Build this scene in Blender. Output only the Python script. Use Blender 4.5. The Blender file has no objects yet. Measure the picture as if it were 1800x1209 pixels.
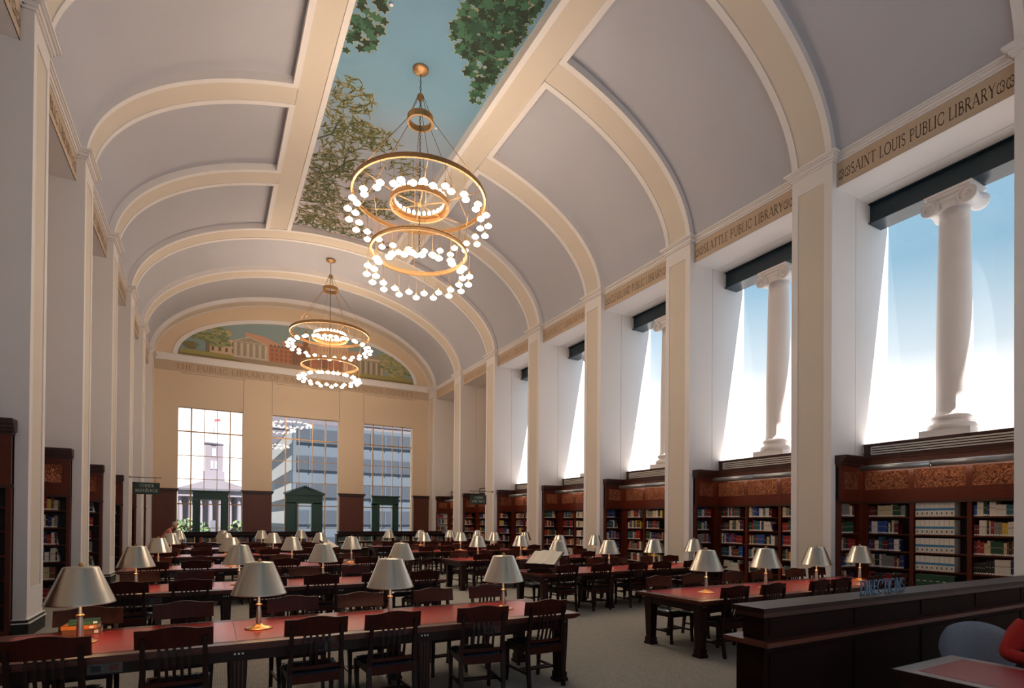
import bpy, math, random
from mathutils import Vector, Matrix
random.seed(7)
C = bpy.context.scene.collection
SC = bpy.context.scene
PI = math.pi
R = math.radians

# ------------------------------------------------------------------ camera
cam = bpy.data.objects.new('camera', bpy.data.cameras.new('camera'))
C.objects.link(cam)
cam.data.sensor_width = 36.0
cam.data.lens = 961.0 * 36.0 / 1800.0
cam.data.shift_y = (909.77 - 604.5) / 1800.0
cam.data.clip_end = 900.0
_f = Vector((0.48415112, 0.87495701, 0.00692293))
_r = Vector((0.87492738, -0.48419474, 0.00758537))
_u = Vector((-0.00998892, -0.00238459, 0.99994727))
mw = Matrix((( _r.x, _u.x, -_f.x, 0), (_r.y, _u.y, -_f.y, 0), (_r.z, _u.z, -_f.z, 1.77), (0, 0, 0, 1)))
cam.matrix_world = mw
SC.camera = cam

# ------------------------------------------------------------------ render look
SC.view_settings.view_transform = 'Standard'
SC.view_settings.look = 'None'
SC.view_settings.exposure = 0.45
SC.view_settings.gamma = 1.0
SC.view_settings.use_curve_mapping = False
SC.cycles.use_denoising = True
SC.cycles.max_bounces = 8
SC.cycles.diffuse_bounces = 5
SC.cycles.glossy_bounces = 3
SC.cycles.transparent_max_bounces = 12
SC.cycles.sample_clamp_indirect = 4.0
SC.cycles.use_light_tree = True
SC.cycles.caustics_reflective = False
SC.cycles.caustics_refractive = False

# ------------------------------------------------------------------ sky
W = bpy.data.worlds.new('sky'); SC.world = W; W.use_nodes = True
nt = W.node_tree; nt.nodes.clear()
out = nt.nodes.new('ShaderNodeOutputWorld'); bg = nt.nodes.new('ShaderNodeBackground')
tc = nt.nodes.new('ShaderNodeTexCoord'); sep = nt.nodes.new('ShaderNodeSeparateXYZ')
nt.links.new(tc.outputs['Generated'], sep.inputs[0])
rmp = nt.nodes.new('ShaderNodeValToRGB'); nt.links.new(sep.outputs['Z'], rmp.inputs[0])
els = rmp.color_ramp.elements
SKY = [(0.0, (1.0, .93, .88)), (.16, (.92, .87, .84)), (.25, (.40, .46, .50)), (.37, (.17, .29, .38)), (.60, (.22, .34, .44)), (1.0, (.62, .64, .68))]
els[0].position = SKY[0][0]; els[0].color = (*SKY[0][1], 1)
els[1].position = SKY[1][0]; els[1].color = (*SKY[1][1], 1)
for p_, c_ in SKY[2:]:
    e = els.new(p_); e.color = (*c_, 1)
mr = nt.nodes.new('ShaderNodeMapRange'); nt.links.new(sep.outputs['Y'], mr.inputs['Value'])
mr.inputs['From Min'].default_value = .75; mr.inputs['From Max'].default_value = -.5
mr.inputs['To Min'].default_value = 1.55; mr.inputs['To Max'].default_value = 1.0
mr2 = nt.nodes.new('ShaderNodeMapRange'); nt.links.new(sep.outputs['Y'], mr2.inputs['Value'])
mr2.inputs['From Min'].default_value = .1; mr2.inputs['From Max'].default_value = -.6
mr2.inputs['To Min'].default_value = 1.0; mr2.inputs['To Max'].default_value = 1.1
mm = nt.nodes.new('ShaderNodeMath'); mm.operation = 'MULTIPLY'
nt.links.new(mr.outputs[0], mm.inputs[0]); nt.links.new(mr2.outputs[0], mm.inputs[1])
tint = nt.nodes.new('ShaderNodeMix'); tint.data_type = 'RGBA'; tint.blend_type = 'MULTIPLY'
mr3 = nt.nodes.new('ShaderNodeMapRange'); nt.links.new(sep.outputs['Y'], mr3.inputs['Value'])
mr3.inputs['From Min'].default_value = .1; mr3.inputs['From Max'].default_value = -.5
nt.links.new(mr3.outputs[0], tint.inputs['Factor']); nt.links.new(rmp.outputs[0], tint.inputs['A']); tint.inputs['B'].default_value = (.62, .82, 1.0, 1)
nt.links.new(tint.outputs['Result'], bg.inputs['Color']); nt.links.new(mm.outputs[0], bg.inputs['Strength'])
nt.links.new(bg.outputs[0], out.inputs[0])

sun = bpy.data.objects.new('sun', bpy.data.lights.new('sun', 'SUN')); C.objects.link(sun)
sun.data.energy = 22.0; sun.data.angle = R(.7); sun.data.color = (1, .95, .88)
sun.rotation_euler = Vector((.18, -.30, 1.0)).to_track_quat('Z', 'Y').to_euler()
sun.location = (20, -20, 40)

# ------------------------------------------------------------------ materials
def L(c):
    return tuple(((x / 255.0) / 12.92 if x / 255.0 <= .04045 else ((x / 255.0 + .055) / 1.055) ** 2.4) for x in c)
MATS = {}
def mat(name, rgb, rough=.6, metal=0.0, noise=None, bump=None, emit=None, aniso=0, spec=.5, coat=0):
    m = bpy.data.materials.new(name); m.use_nodes = True
    t = m.node_tree; b = t.nodes['Principled BSDF']; col = (*L(rgb), 1)
    b.inputs['Base Color'].default_value = col
    b.inputs['Roughness'].default_value = rough
    b.inputs['Metallic'].default_value = metal
    b.inputs['Specular IOR Level'].default_value = spec
    if coat: b.inputs['Coat Weight'].default_value = coat; b.inputs['Coat Roughness'].default_value = .15
    co = t.nodes.new('ShaderNodeTexCoord')
    if noise:                                     # (scale xyz, second colour)
        mp = t.nodes.new('ShaderNodeMapping'); mp.inputs['Scale'].default_value = noise[0]
        nz = t.nodes.new('ShaderNodeTexNoise'); nz.inputs['Scale'].default_value = 1; nz.inputs['Detail'].default_value = 4
        mx = t.nodes.new('ShaderNodeMix'); mx.data_type = 'RGBA'
        t.links.new(co.outputs['Object'], mp.inputs[0]); t.links.new(mp.outputs[0], nz.inputs['Vector'])
        t.links.new(nz.outputs['Fac'], mx.inputs['Factor'])
        mx.inputs['A'].default_value = col; mx.inputs['B'].default_value = (*L(noise[1]), 1)
        t.links.new(mx.outputs['Result'], b.inputs['Base Color'])
    if bump:                                      # (kind, scale, strength, distance)
        tx = t.nodes.new({'noise': 'ShaderNodeTexNoise', 'voronoi': 'ShaderNodeTexVoronoi'}[bump[0]])
        tx.inputs['Scale'].default_value = bump[1]
        if bump[3] > .05: tx.inputs['Detail'].default_value = 3; tx.inputs['Distortion'].default_value = 2.2
        bp = t.nodes.new('ShaderNodeBump'); bp.inputs['Strength'].default_value = bump[2]; bp.inputs['Distance'].default_value = bump[3]
        t.links.new(co.outputs['Object'], tx.inputs['Vector'])
        t.links.new(tx.outputs[0], bp.inputs['Height']); t.links.new(bp.outputs[0], b.inputs['Normal'])
    if aniso:
        tg = t.nodes.new('ShaderNodeTangent'); tg.direction_type = 'RADIAL'; tg.axis = 'Z'
        b.inputs['Anisotropic'].default_value = aniso; b.inputs['Anisotropic Rotation'].default_value = .25; t.links.new(tg.outputs[0], b.inputs['Tangent'])
    if emit:
        b.inputs['Emission Color'].default_value = (*emit[0], 1); b.inputs['Emission Strength'].default_value = emit[1]
    MATS[name] = m
    return m
M_white = mat('plaster_white', (233, 227, 224), .7, noise=((.6, .6, .6), (226, 220, 217)))
M_beige = mat('plaster_beige', (214, 202, 187), .7)
M_far = mat('plaster_sand', (222, 199, 172), .7, noise=((.5, .5, .5), (214, 191, 164)))
M_frieze = mat('frieze_paint', (194, 171, 147), .7)
M_letter = mat('letter_paint', (92, 66, 42), .7)
M_letter2 = mat('letter_relief', (160, 126, 92), .7)
M_coffer = mat('coffer_paint', (186, 186, 194), .75, noise=((.8, .8, .8), (180, 179, 187)))
M_groove = mat('groove', (150, 135, 118), .8)
M_wood = mat('mahogany', (46, 17, 12), .42, noise=((6, 6, 40), (26, 9, 7)), spec=.25)
M_dark = mat('counter_wood', (36, 13, 9), .6, noise=((5, 5, 30), (22, 8, 6)), spec=.08)
M_top = mat('table_edge_wood', (92, 38, 24), .32, noise=((8, 30, 8), (66, 26, 17)), spec=.4)
M_woodx = mat('mahogany_rails', (70, 25, 14), .42, noise=((30, 5, 5), (42, 14, 9)), spec=.15)
M_case = mat('cherry', (102, 40, 20), .35, noise=((4, 4, 22), (70, 24, 13)), spec=.4)
M_crown = mat('cherry_dark', (70, 32, 22), .4, noise=((5, 5, 20), (50, 22, 15)))
M_in = mat('case_inside', (46, 18, 11), .5)
M_panel = mat('wainscot_wood', (96, 46, 28), .4, noise=((4, 4, 16), (76, 34, 20)))
M_leather = mat('oxblood_leather', (150, 42, 38), .27, bump=('noise', 180, .08, .002), noise=((25, 25, 25), (134, 34, 32)))
M_seat = mat('seat_leather', (34, 38, 54), .22, noise=((12, 12, 12), (46, 50, 68)), coat=.6)
M_copper = mat('copper_relief', (196, 124, 92), .28, metal=.9, bump=('noise', 20, 1.0, .25), noise=((14, 14, 14), (120, 60, 42)))
def copper():
    m = bpy.data.materials.new('copper_relief'); m.use_nodes = True; t = m.node_tree; b = t.nodes['Principled BSDF']
    co = t.nodes.new('ShaderNodeTexCoord'); nz = t.nodes.new('ShaderNodeTexNoise'); nz.inputs['Scale'].default_value = 13; nz.inputs['Detail'].default_value = 6; nz.inputs['Distortion'].default_value = 2.6
    rp = t.nodes.new('ShaderNodeValToRGB'); e = rp.color_ramp.elements; e[0].position = .36; e[0].color = (*L((112, 56, 38)), 1); e[1].position = .62; e[1].color = (*L((220, 142, 106)), 1)
    t.links.new(co.outputs['Object'], nz.inputs['Vector']); t.links.new(nz.outputs['Fac'], rp.inputs[0]); t.links.new(rp.outputs[0], b.inputs['Base Color'])
    bp = t.nodes.new('ShaderNodeBump'); bp.inputs['Strength'].default_value = 1; bp.inputs['Distance'].default_value = .2
    t.links.new(nz.outputs['Fac'], bp.inputs['Height']); t.links.new(bp.outputs[0], b.inputs['Normal'])
    b.inputs['Metallic'].default_value = .6; b.inputs['Roughness'].default_value = .38
    return m
M_copper = copper()
M_brass = mat('brass', (206, 158, 100), .3, metal=1.0)
M_bronze = mat('aged_brass', (196, 158, 112), .42, metal=.8, noise=((14, 14, 14), (160, 122, 84)))
M_nickel = mat('brushed_nickel', (204, 198, 184), .29, metal=1.0, aniso=.87)
M_shadein = mat('shade_inside', (225, 215, 195), .6)
M_chain = mat('dark_chain', (60, 54, 46), .5, metal=.6)
M_beam = mat('beam_paint', (24, 44, 53), .26)
M_grille = mat('grille_paint', (214, 208, 198), .5)
M_tube = mat('tube_metal', (176, 178, 180), .35, metal=.7)
M_green = mat('portal_green', (34, 66, 58), .35)
M_sign = mat('sign_green', (36, 60, 54), .5)
M_signtxt = mat('sign_lettering', (222, 222, 205), .6)
M_glow = mat('globe_glass', (255, 230, 190), .4, emit=((1.0, .80, .61), 32.0))
M_bulb = mat('bulb_glass', (255, 225, 180), .4, emit=((1.0, .70, .42), 26.0))
M_strip = mat('tube_lamp', (255, 225, 180), .4, emit=((1.0, .80, .56), 20.0))
M_black = mat('black_paint', (16, 15, 16), .5)
M_grey = mat('outlet_grey', (74, 72, 70), .5)
M_redsock = mat('outlet_red', (90, 28, 22), .5)
M_blueletter = mat('letter_blue_metal', (92, 128, 160), .35, metal=.3)
M_paper = mat('paper', (232, 222, 205), .7)
M_bluefab = mat('blue_fabric', (146, 152, 166), .9, bump=('noise', 250, .3, .003), noise=((60, 60, 60), (124, 130, 146)))
M_red = mat('red_knit', (150, 16, 14), .9, bump=('noise', 160, .3, .003))
M_pink = mat('pink_cloth', (214, 130, 120), .9)
M_skin = mat('skin', (214, 160, 132), .55)
M_grayhair = mat('gray_hair', (176, 160, 148), .8)
M_darkhair = mat('brown_hair', (70, 46, 30), .8)
M_trouser = mat('dark_cloth', (36, 38, 48), .9)

def carpet():
    m = bpy.data.materials.new('carpet'); m.use_nodes = True; t = m.node_tree; b = t.nodes['Principled BSDF']
    co = t.nodes.new('ShaderNodeTexCoord'); mp = t.nodes.new('ShaderNodeMapping'); mp.inputs['Rotation'].default_value = (0, 0, R(45))
    br = t.nodes.new('ShaderNodeTexBrick'); br.inputs['Scale'].default_value = 14
    br.inputs['Color1'].default_value = (*L((202, 197, 186)), 1); br.inputs['Color2'].default_value = (*L((182, 178, 168)), 1)
    br.inputs['Mortar'].default_value = (*L((118, 114, 106)), 1); br.inputs['Mortar Size'].default_value = .035
    nz = t.nodes.new('ShaderNodeTexNoise'); nz.inputs['Scale'].default_value = 220
    mx = t.nodes.new('ShaderNodeMix'); mx.data_type = 'RGBA'; mx.blend_type = 'MULTIPLY'; mx.inputs['Factor'].default_value = .45
    t.links.new(co.outputs['Object'], mp.inputs[0]); t.links.new(mp.outputs[0], br.inputs['Vector']); t.links.new(co.outputs['Object'], nz.inputs['Vector'])
    t.links.new(br.outputs['Color'], mx.inputs['A']); t.links.new(nz.outputs['Color'], mx.inputs['B']); t.links.new(mx.outputs['Result'], b.inputs['Base Color'])
    b.inputs['Roughness'].default_value = .95; b.inputs['Specular IOR Level'].default_value = .1
    bp = t.nodes.new('ShaderNodeBump'); bp.inputs['Strength'].default_value = .4; bp.inputs['Distance'].default_value = .004
    t.links.new(nz.outputs['Fac'], bp.inputs['Height']); t.links.new(bp.outputs[0], b.inputs['Normal'])
    return m
M_carpet = carpet()
def glass():
    m = bpy.data.materials.new('window_glass'); m.use_nodes = True; t = m.node_tree; t.nodes.clear()
    o = t.nodes.new('ShaderNodeOutputMaterial'); tr = t.nodes.new('ShaderNodeBsdfTransparent'); gl = t.nodes.new('ShaderNodeBsdfGlossy')
    gl.inputs['Roughness'].default_value = .02; mx = t.nodes.new('ShaderNodeMixShader'); mx.inputs[0].default_value = .04
    t.links.new(tr.outputs[0], mx.inputs[1]); t.links.new(gl.outputs[0], mx.inputs[2]); t.links.new(mx.outputs[0], o.inputs[0])
    return m
M_glass = glass()
def mural_sky():
    m = bpy.data.materials.new('painted_sky'); m.use_nodes = True; t = m.node_tree; b = t.nodes['Principled BSDF']
    co = t.nodes.new('ShaderNodeTexCoord'); sp = t.nodes.new('ShaderNodeSeparateXYZ'); rp = t.nodes.new('ShaderNodeValToRGB')
    mr_ = t.nodes.new('ShaderNodeMapRange'); mr_.inputs['From Min'].default_value = 9; mr_.inputs['From Max'].default_value = 22
    nz = t.nodes.new('ShaderNodeTexNoise'); nz.inputs['Scale'].default_value = .35; ad = t.nodes.new('ShaderNodeMath'); ad.operation = 'MULTIPLY_ADD'
    t.links.new(co.outputs['Object'], sp.inputs[0]); t.links.new(sp.outputs['Y'], mr_.inputs['Value']); t.links.new(co.outputs['Object'], nz.inputs['Vector'])
    t.links.new(nz.outputs['Fac'], ad.inputs[0]); ad.inputs[1].default_value = .12; t.links.new(mr_.outputs[0], ad.inputs[2]); t.links.new(ad.outputs[0], rp.inputs[0])
    e = rp.color_ramp.elements; e[0].position = .0; e[0].color = (*L((86, 134, 168)), 1); e[1].position = 1.0; e[1].color = (*L((202, 190, 194)), 1)
    k = e.new(.45); k.color = (*L((112, 152, 176)), 1); k = e.new(.72); k.color = (*L((170, 174, 186)), 1)
    t.links.new(rp.outputs[0], b.inputs['Base Color']); b.inputs['Roughness'].default_value = .7
    return m
M_msky = mural_sky()

# ------------------------------------------------------------------ mesh helpers
class MB:
    def __init__(s, mx=False):
        s.v = []; s.f = []; s.m = []; s.sm = []; s.mats = []; s.mx = mx
    def mi(s, mt):
        if mt not in s.mats: s.mats.append(mt)
        return s.mats.index(mt)
    def poly(s, pts, mt, smooth=False):
        n = len(s.v); s.v += [tuple(p) for p in pts]; s.f.append(tuple(range(n, n + len(pts)))); s.m.append(s.mi(mt)); s.sm.append(smooth)
    def mesh(s, vs, fs, mt, smooth=False):
        n = len(s.v); s.v += [tuple(p) for p in vs]; k = s.mi(mt)
        for f in fs: s.f.append(tuple(i + n for i in f)); s.m.append(k); s.sm.append(smooth)
    def box(s, x0, x1, y0, y1, z0, z1, mt, skip=()):
        vs = [(x, y, z) for x in (x0, x1) for y in (y0, y1) for z in (z0, z1)]
        fs = {'x0': (0, 1, 3, 2), 'x1': (4, 6, 7, 5), 'y0': (0, 4, 5, 1), 'y1': (2, 3, 7, 6), 'z0': (0, 2, 6, 4), 'z1': (1, 5, 7, 3)}
        s.mesh(vs, [fs[k] for k in fs if k not in skip], mt)
    def prism(s, pts, axis, a0, a1, mt, smooth=False, caps=True):
        n = len(pts)
        def P(a, p):
            return {'x': (a, p[0], p[1]), 'y': (p[0], a, p[1]), 'z': (p[0], p[1], a)}[axis]
        vs = [P(a0, p) for p in pts] + [P(a1, p) for p in pts]
        s.mesh(vs, [(i, (i + 1) % n, (i + 1) % n + n, i + n) for i in range(n)], mt, smooth)
        if caps:
            s.poly([P(a0, p) for p in pts][::-1], mt); s.poly([P(a1, p) for p in pts], mt)
    def bar(s, p0, p1, w, h, mt, up=(0, 0, 1), w1=None, h1=None):
        p0 = Vector(p0); p1 = Vector(p1); d = (p1 - p0).normalized(); u = Vector(up)
        if abs(d.dot(u)) > .98: u = Vector((0, 1, 0))
        sd = d.cross(u).normalized(); u2 = sd.cross(d).normalized(); w1 = w1 or w; h1 = h1 or h
        vs = [p0 + sd * a * w / 2 + u2 * b * h / 2 for a, b in ((-1, -1), (1, -1), (1, 1), (-1, 1))]
        vs += [p1 + sd * a * w1 / 2 + u2 * b * h1 / 2 for a, b in ((-1, -1), (1, -1), (1, 1), (-1, 1))]
        s.mesh(vs, [(3, 2, 1, 0), (4, 5, 6, 7), (0, 1, 5, 4), (1, 2, 6, 5), (2, 3, 7, 6), (3, 0, 4, 7)], mt)
    def rail(s, pts, w, h, mt, up=(0, 0, 1)):          # swept rectangular section through points; w,h numbers or lists
        n = len(pts); P = [Vector(p) for p in pts]; vs = []
        for i in range(n):
            d = (P[min(i + 1, n - 1)] - P[max(i - 1, 0)]).normalized(); u = Vector(up); sd = d.cross(u).normalized(); u2 = sd.cross(d).normalized()
            ww = w[i] if isinstance(w, (list, tuple)) else w; hh = h[i] if isinstance(h, (list, tuple)) else h
            vs += [P[i] + sd * a * ww / 2 + u2 * b * hh / 2 for a, b in ((-1, -1), (1, -1), (1, 1), (-1, 1))]
        fs = [(3, 2, 1, 0), tuple(4 * (n - 1) + k for k in range(4))]
        for i in range(n - 1):
            for k in range(4): fs.append((4 * i + k, 4 * i + (k + 1) % 4, 4 * i + 4 + (k + 1) % 4, 4 * i + 4 + k))
        s.mesh(vs, fs, mt)
    def tube(s, pts, r, mt, n=8, closed=False, cap=True):
        P = [Vector(p) for p in pts]; m = len(P); vs = []
        for i in range(m):
            a = P[(i - 1) % m] if closed else P[max(i - 1, 0)]; b = P[(i + 1) % m] if closed else P[min(i + 1, m - 1)]
            d = (b - a).normalized(); u = Vector((0, 0, 1)) if abs(d.z) < .9 else Vector((0, 1, 0)); sd = d.cross(u).normalized(); u2 = sd.cross(d)
            rr = r[i] if isinstance(r, (list, tuple)) else r
            vs += [P[i] + (sd * math.cos(2 * PI * k / n) + u2 * math.sin(2 * PI * k / n)) * rr for k in range(n)]
        fs = []
        for i in range(m if closed else m - 1):
            j = (i + 1) % m
            for k in range(n): fs.append((i * n + k, i * n + (k + 1) % n, j * n + (k + 1) % n, j * n + k))
        if not closed and cap: fs += [tuple(range(n))[::-1], tuple((m - 1) * n + k for k in range(n))]
        s.mesh(vs, fs, mt, True)
    def lathe(s, prof, mt, c=(0, 0, 0), n=24, smooth=True, axis='z', sq=1.0):
        vs = []; m = len(prof)
        for r, z in prof:
            for k in range(n):
                a = 2 * PI * k / n; x = r * math.cos(a); y = r * math.sin(a) * sq
                p = (x, y, z) if axis == 'z' else (z, x, y) if axis == 'x' else (x, z, y)
                vs.append((c[0] + p[0], c[1] + p[1], c[2] + p[2]))
        fs = [(i * n + k, i * n + (k + 1) % n, (i + 1) * n + (k + 1) % n, (i + 1) * n + k) for i in range(m - 1) for k in range(n)]
        s.mesh(vs, fs, mt, smooth)
    def data(s, name):
        me = bpy.data.meshes.new(name)
        vs = [(8.94 - x, y, z) for x, y, z in s.v] if s.mx else s.v
        fs = [f[::-1] for f in s.f] if s.mx else s.f
        me.from_pydata(vs, [], fs)
        for m_ in s.mats: me.materials.append(m_)
        me.polygons.foreach_set('material_index', s.m); me.polygons.foreach_set('use_smooth', s.sm)
        me.update(); return me
    def build(s, name, parent=None, loc=None):
        o = bpy.data.objects.new(name, s.data(name)); C.objects.link(o)
        if parent: o.parent = parent
        if loc: o.location = loc
        return o

def tag(o, label=None, cat=None, group=None, kind=None):
    if label: o['label'] = label
    if cat: o['category'] = cat
    if group: o['group'] = group
    if kind: o['kind'] = kind
    return o
def empty(name, loc=(0, 0, 0), rz=0, **k):
    o = bpy.data.objects.new(name, None); C.objects.link(o); o.location = loc; o.rotation_euler = (0, 0, rz); o.empty_display_size = .1
    return tag(o, **k)
def kids(o): return [c for c in C.objects if c.parent == o]
TREE = {}
def snapshot(root):
    TREE[root.name] = [(c, kids(c)) for c in kids(root)]
def copy_tree(root, loc, rz, label, group=None):
    r = root.copy(); C.objects.link(r); r.location = loc; r.rotation_euler = (0, 0, rz); r['label'] = label
    if group: r['group'] = group
    for c, gs in TREE[root.name]:
        d = c.copy(); C.objects.link(d); d.parent = r
        for g in gs:
            e = g.copy(); C.objects.link(e); e.parent = d
    return r
ORD = ['first', 'second', 'third', 'fourth', 'fifth', 'sixth', 'seventh', 'eighth', 'ninth', 'tenth', 'eleventh', 'twelfth', 'thirteenth',
       'fourteenth', 'fifteenth', 'sixteenth', 'seventeenth', 'eighteenth', 'nineteenth', 'twentieth']

# ------------------------------------------------------------------ roman capitals drawn as strokes
def arc(cx, cy, rx, ry, a0, a1, n=10):
    return [(cx + rx * math.cos(R(a0 + (a1 - a0) * i / n)), cy + ry * math.sin(R(a0 + (a1 - a0) * i / n))) for i in range(n + 1)]
T_, t_ = .13, .06
SFT = lambda x: [([(x - .13, 0.03), (x + .13, 0.03)], t_)]
def stem(x): return [([(x, 0), (x, 1)], T_), ([(x - .12, .03), (x + .12, .03)], t_), ([(x - .12, .97), (x + .12, .97)], t_)]
GL = {
 'A': (.86, [([(.06, 0), (.42, 1)], t_), ([(.42, 1), (.80, 0)], T_), ([(.18, .34), (.66, .34)], t_)] + SFT(.07) + SFT(.79)),
 'B': (.68, stem(.14) + [([(.14, .97)] + arc(.34, .76, .20, .21, 90, -90) + [(.14, .55)], .08), ([(.14, .55)] + arc(.36, .29, .24, .26, 90, -90) + [(.14, .03)], .09)]),
 'C': (.84, [(arc(.50, .5, .42, .47, 50, 310, 18), .09), ([(.77, .86), (.77, .64)], t_), ([(.77, .14), (.77, .34)], t_)]),
 'D': (.84, stem(.14) + [([(.14, .97)] + arc(.34, .5, .40, .47, 90, -90, 14) + [(.14, .03)], .1)]),
 'E': (.64, stem(.14) + [([(.14, .97), (.54, .97), (.54, .84)], t_), ([(.14, .52), (.46, .52)], t_), ([(.14, .03), (.58, .03), (.58, .18)], t_)]),
 'F': (.60, stem(.14) + [([(.14, .97), (.54, .97), (.54, .84)], t_), ([(.14, .52), (.46, .52)], t_)]),
 'H': (.84, stem(.14) + stem(.68) + [([(.14, .52), (.68, .52)], t_)]),
 'I': (.32, stem(.15)),
 'K': (.78, stem(.14) + [([(.18, .45), (.62, .97)], t_), ([(.30, .58), (.72, .0)], T_)]),
 'L': (.62, stem(.14) + [([(.14, .03), (.56, .03), (.56, .2)], t_)]),
 'N': (.88, [([(.14, 0), (.14, 1)], t_), ([(.12, 1), (.72, 0)], T_), ([(.72, 0), (.72, 1)], t_), ([(.0, .97), (.2, .97)], t_), ([(.6, .97), (.84, .97)], t_)] + SFT(.14)),
 'O': (.94, [(arc(.47, .5, .41, .47, 0, 360, 24), .1)]),
 'P': (.64, stem(.14) + [([(.14, .97)] + arc(.34, .73, .22, .24, 90, -90) + [(.14, .49)], .08)]),
 'R': (.74, stem(.14) + [([(.14, .97)] + arc(.34, .74, .21, .23, 90, -90) + [(.14, .51)], .08), ([(.34, .5), (.70, .0)], T_)]),
 'S': (.58, [(arc(.29, .74, .2, .22, 30, 270, 12) + arc(.29, .27, .22, .24, 90, -150, 12), .09)]),
 'T': (.78, stem(.38)[:2] + [([(.04, .82), (.04, .97), (.72, .97), (.72, .82)], t_)]),
 'U': (.84, [([(.14, 1), (.14, .35)] + arc(.42, .33, .28, .30, 180, 360, 12) + [(.70, 1)], .09), ([(.02, .97), (.26, .97)], t_), ([(.58, .97), (.82, .97)], t_)]),
 'V': (.80, [([(.08, 1), (.42, 0)], T_), ([(.42, 0), (.74, 1)], t_), ([(0, .97), (.2, .97)], t_), ([(.64, .97), (.84, .97)], t_)]),
 'W': (1.1, [([(.08, 1), (.34, 0)], T_), ([(.34, 0), (.56, 1)], t_), ([(.56, 1), (.8, 0)], T_), ([(.8, 0), (1.04, 1)], t_)]),
 'Y': (.76, [([(.06, 1), (.38, .48)], T_), ([(.38, .48), (.70, 1)], t_), ([(.38, .5), (.38, 0)], T_)] + SFT(.38)),
 '·': (.3, [([(.10, .5), (.22, .5)], .12)]),
 '~': (.92, [(arc(.28, .40, .22, .36, 300, 60, 14), .07), (arc(.62, .62, .20, .22, 200, -40, 10) + arc(.62, .25, .2, .2, 90, -200, 10), .07), (arc(.4, .2, .2, .15, 200, 360, 8), .05)]),
 ' ': (.36, []),
}
def text_width(txt, tr=.08): return sum(GL[c][0] + tr for c in txt) - tr
def strokes(mb, txt, fn, mt, depth=0, tr=.08):
    """fn(u, v, d) -> 3-D point; u along the line in letter heights, v up, d outwards"""
    u0 = 0
    for c in txt:
        w, st = GL[c]
        for pts, th in st:
            for i in range(len(pts) - 1):
                (ax, ay), (bx, by) = pts[i], pts[i + 1]; l = math.hypot(bx - ax, by - ay) or 1e-6
                ex, ey = (bx - ax) / l, (by - ay) / l; nx, ny = -ey * th / 2, ex * th / 2; e = th * .25 if len(pts) > 3 else 0
                q = [(ax - ex * e + nx, ay - ey * e + ny), (bx + ex * e + nx, by + ey * e + ny), (bx + ex * e - nx, by + ey * e - ny), (ax - ex * e - nx, ay - ey * e - ny)]
                if depth:
                    vs = [fn(u0 + a, b, 0) for a, b in q] + [fn(u0 + a, b, depth) for a, b in q]
                    mb.mesh(vs, [(0, 1, 2, 3), (7, 6, 5, 4), (0, 4, 5, 1), (1, 5, 6, 2), (2, 6, 7, 3), (3, 7, 4, 0)], mt)
                else:
                    mb.poly([fn(u0 + a, b, 0) for a, b in q], mt)
        u0 += w + tr

# ------------------------------------------------------------------ the room
XC, XR, PW = 4.47, 11.3, .895
def YK(k): return 6.732 + 3.849 * (k - 1)
YW, YB = 30.72, -5.0
KMIN, KMAX = -1, 7
fl = MB(); fl.box(-4.8, 13.7, YB - .3, YW + .5, -.12, 0, M_carpet); tag(fl.build('floor'), kind='structure')

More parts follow.
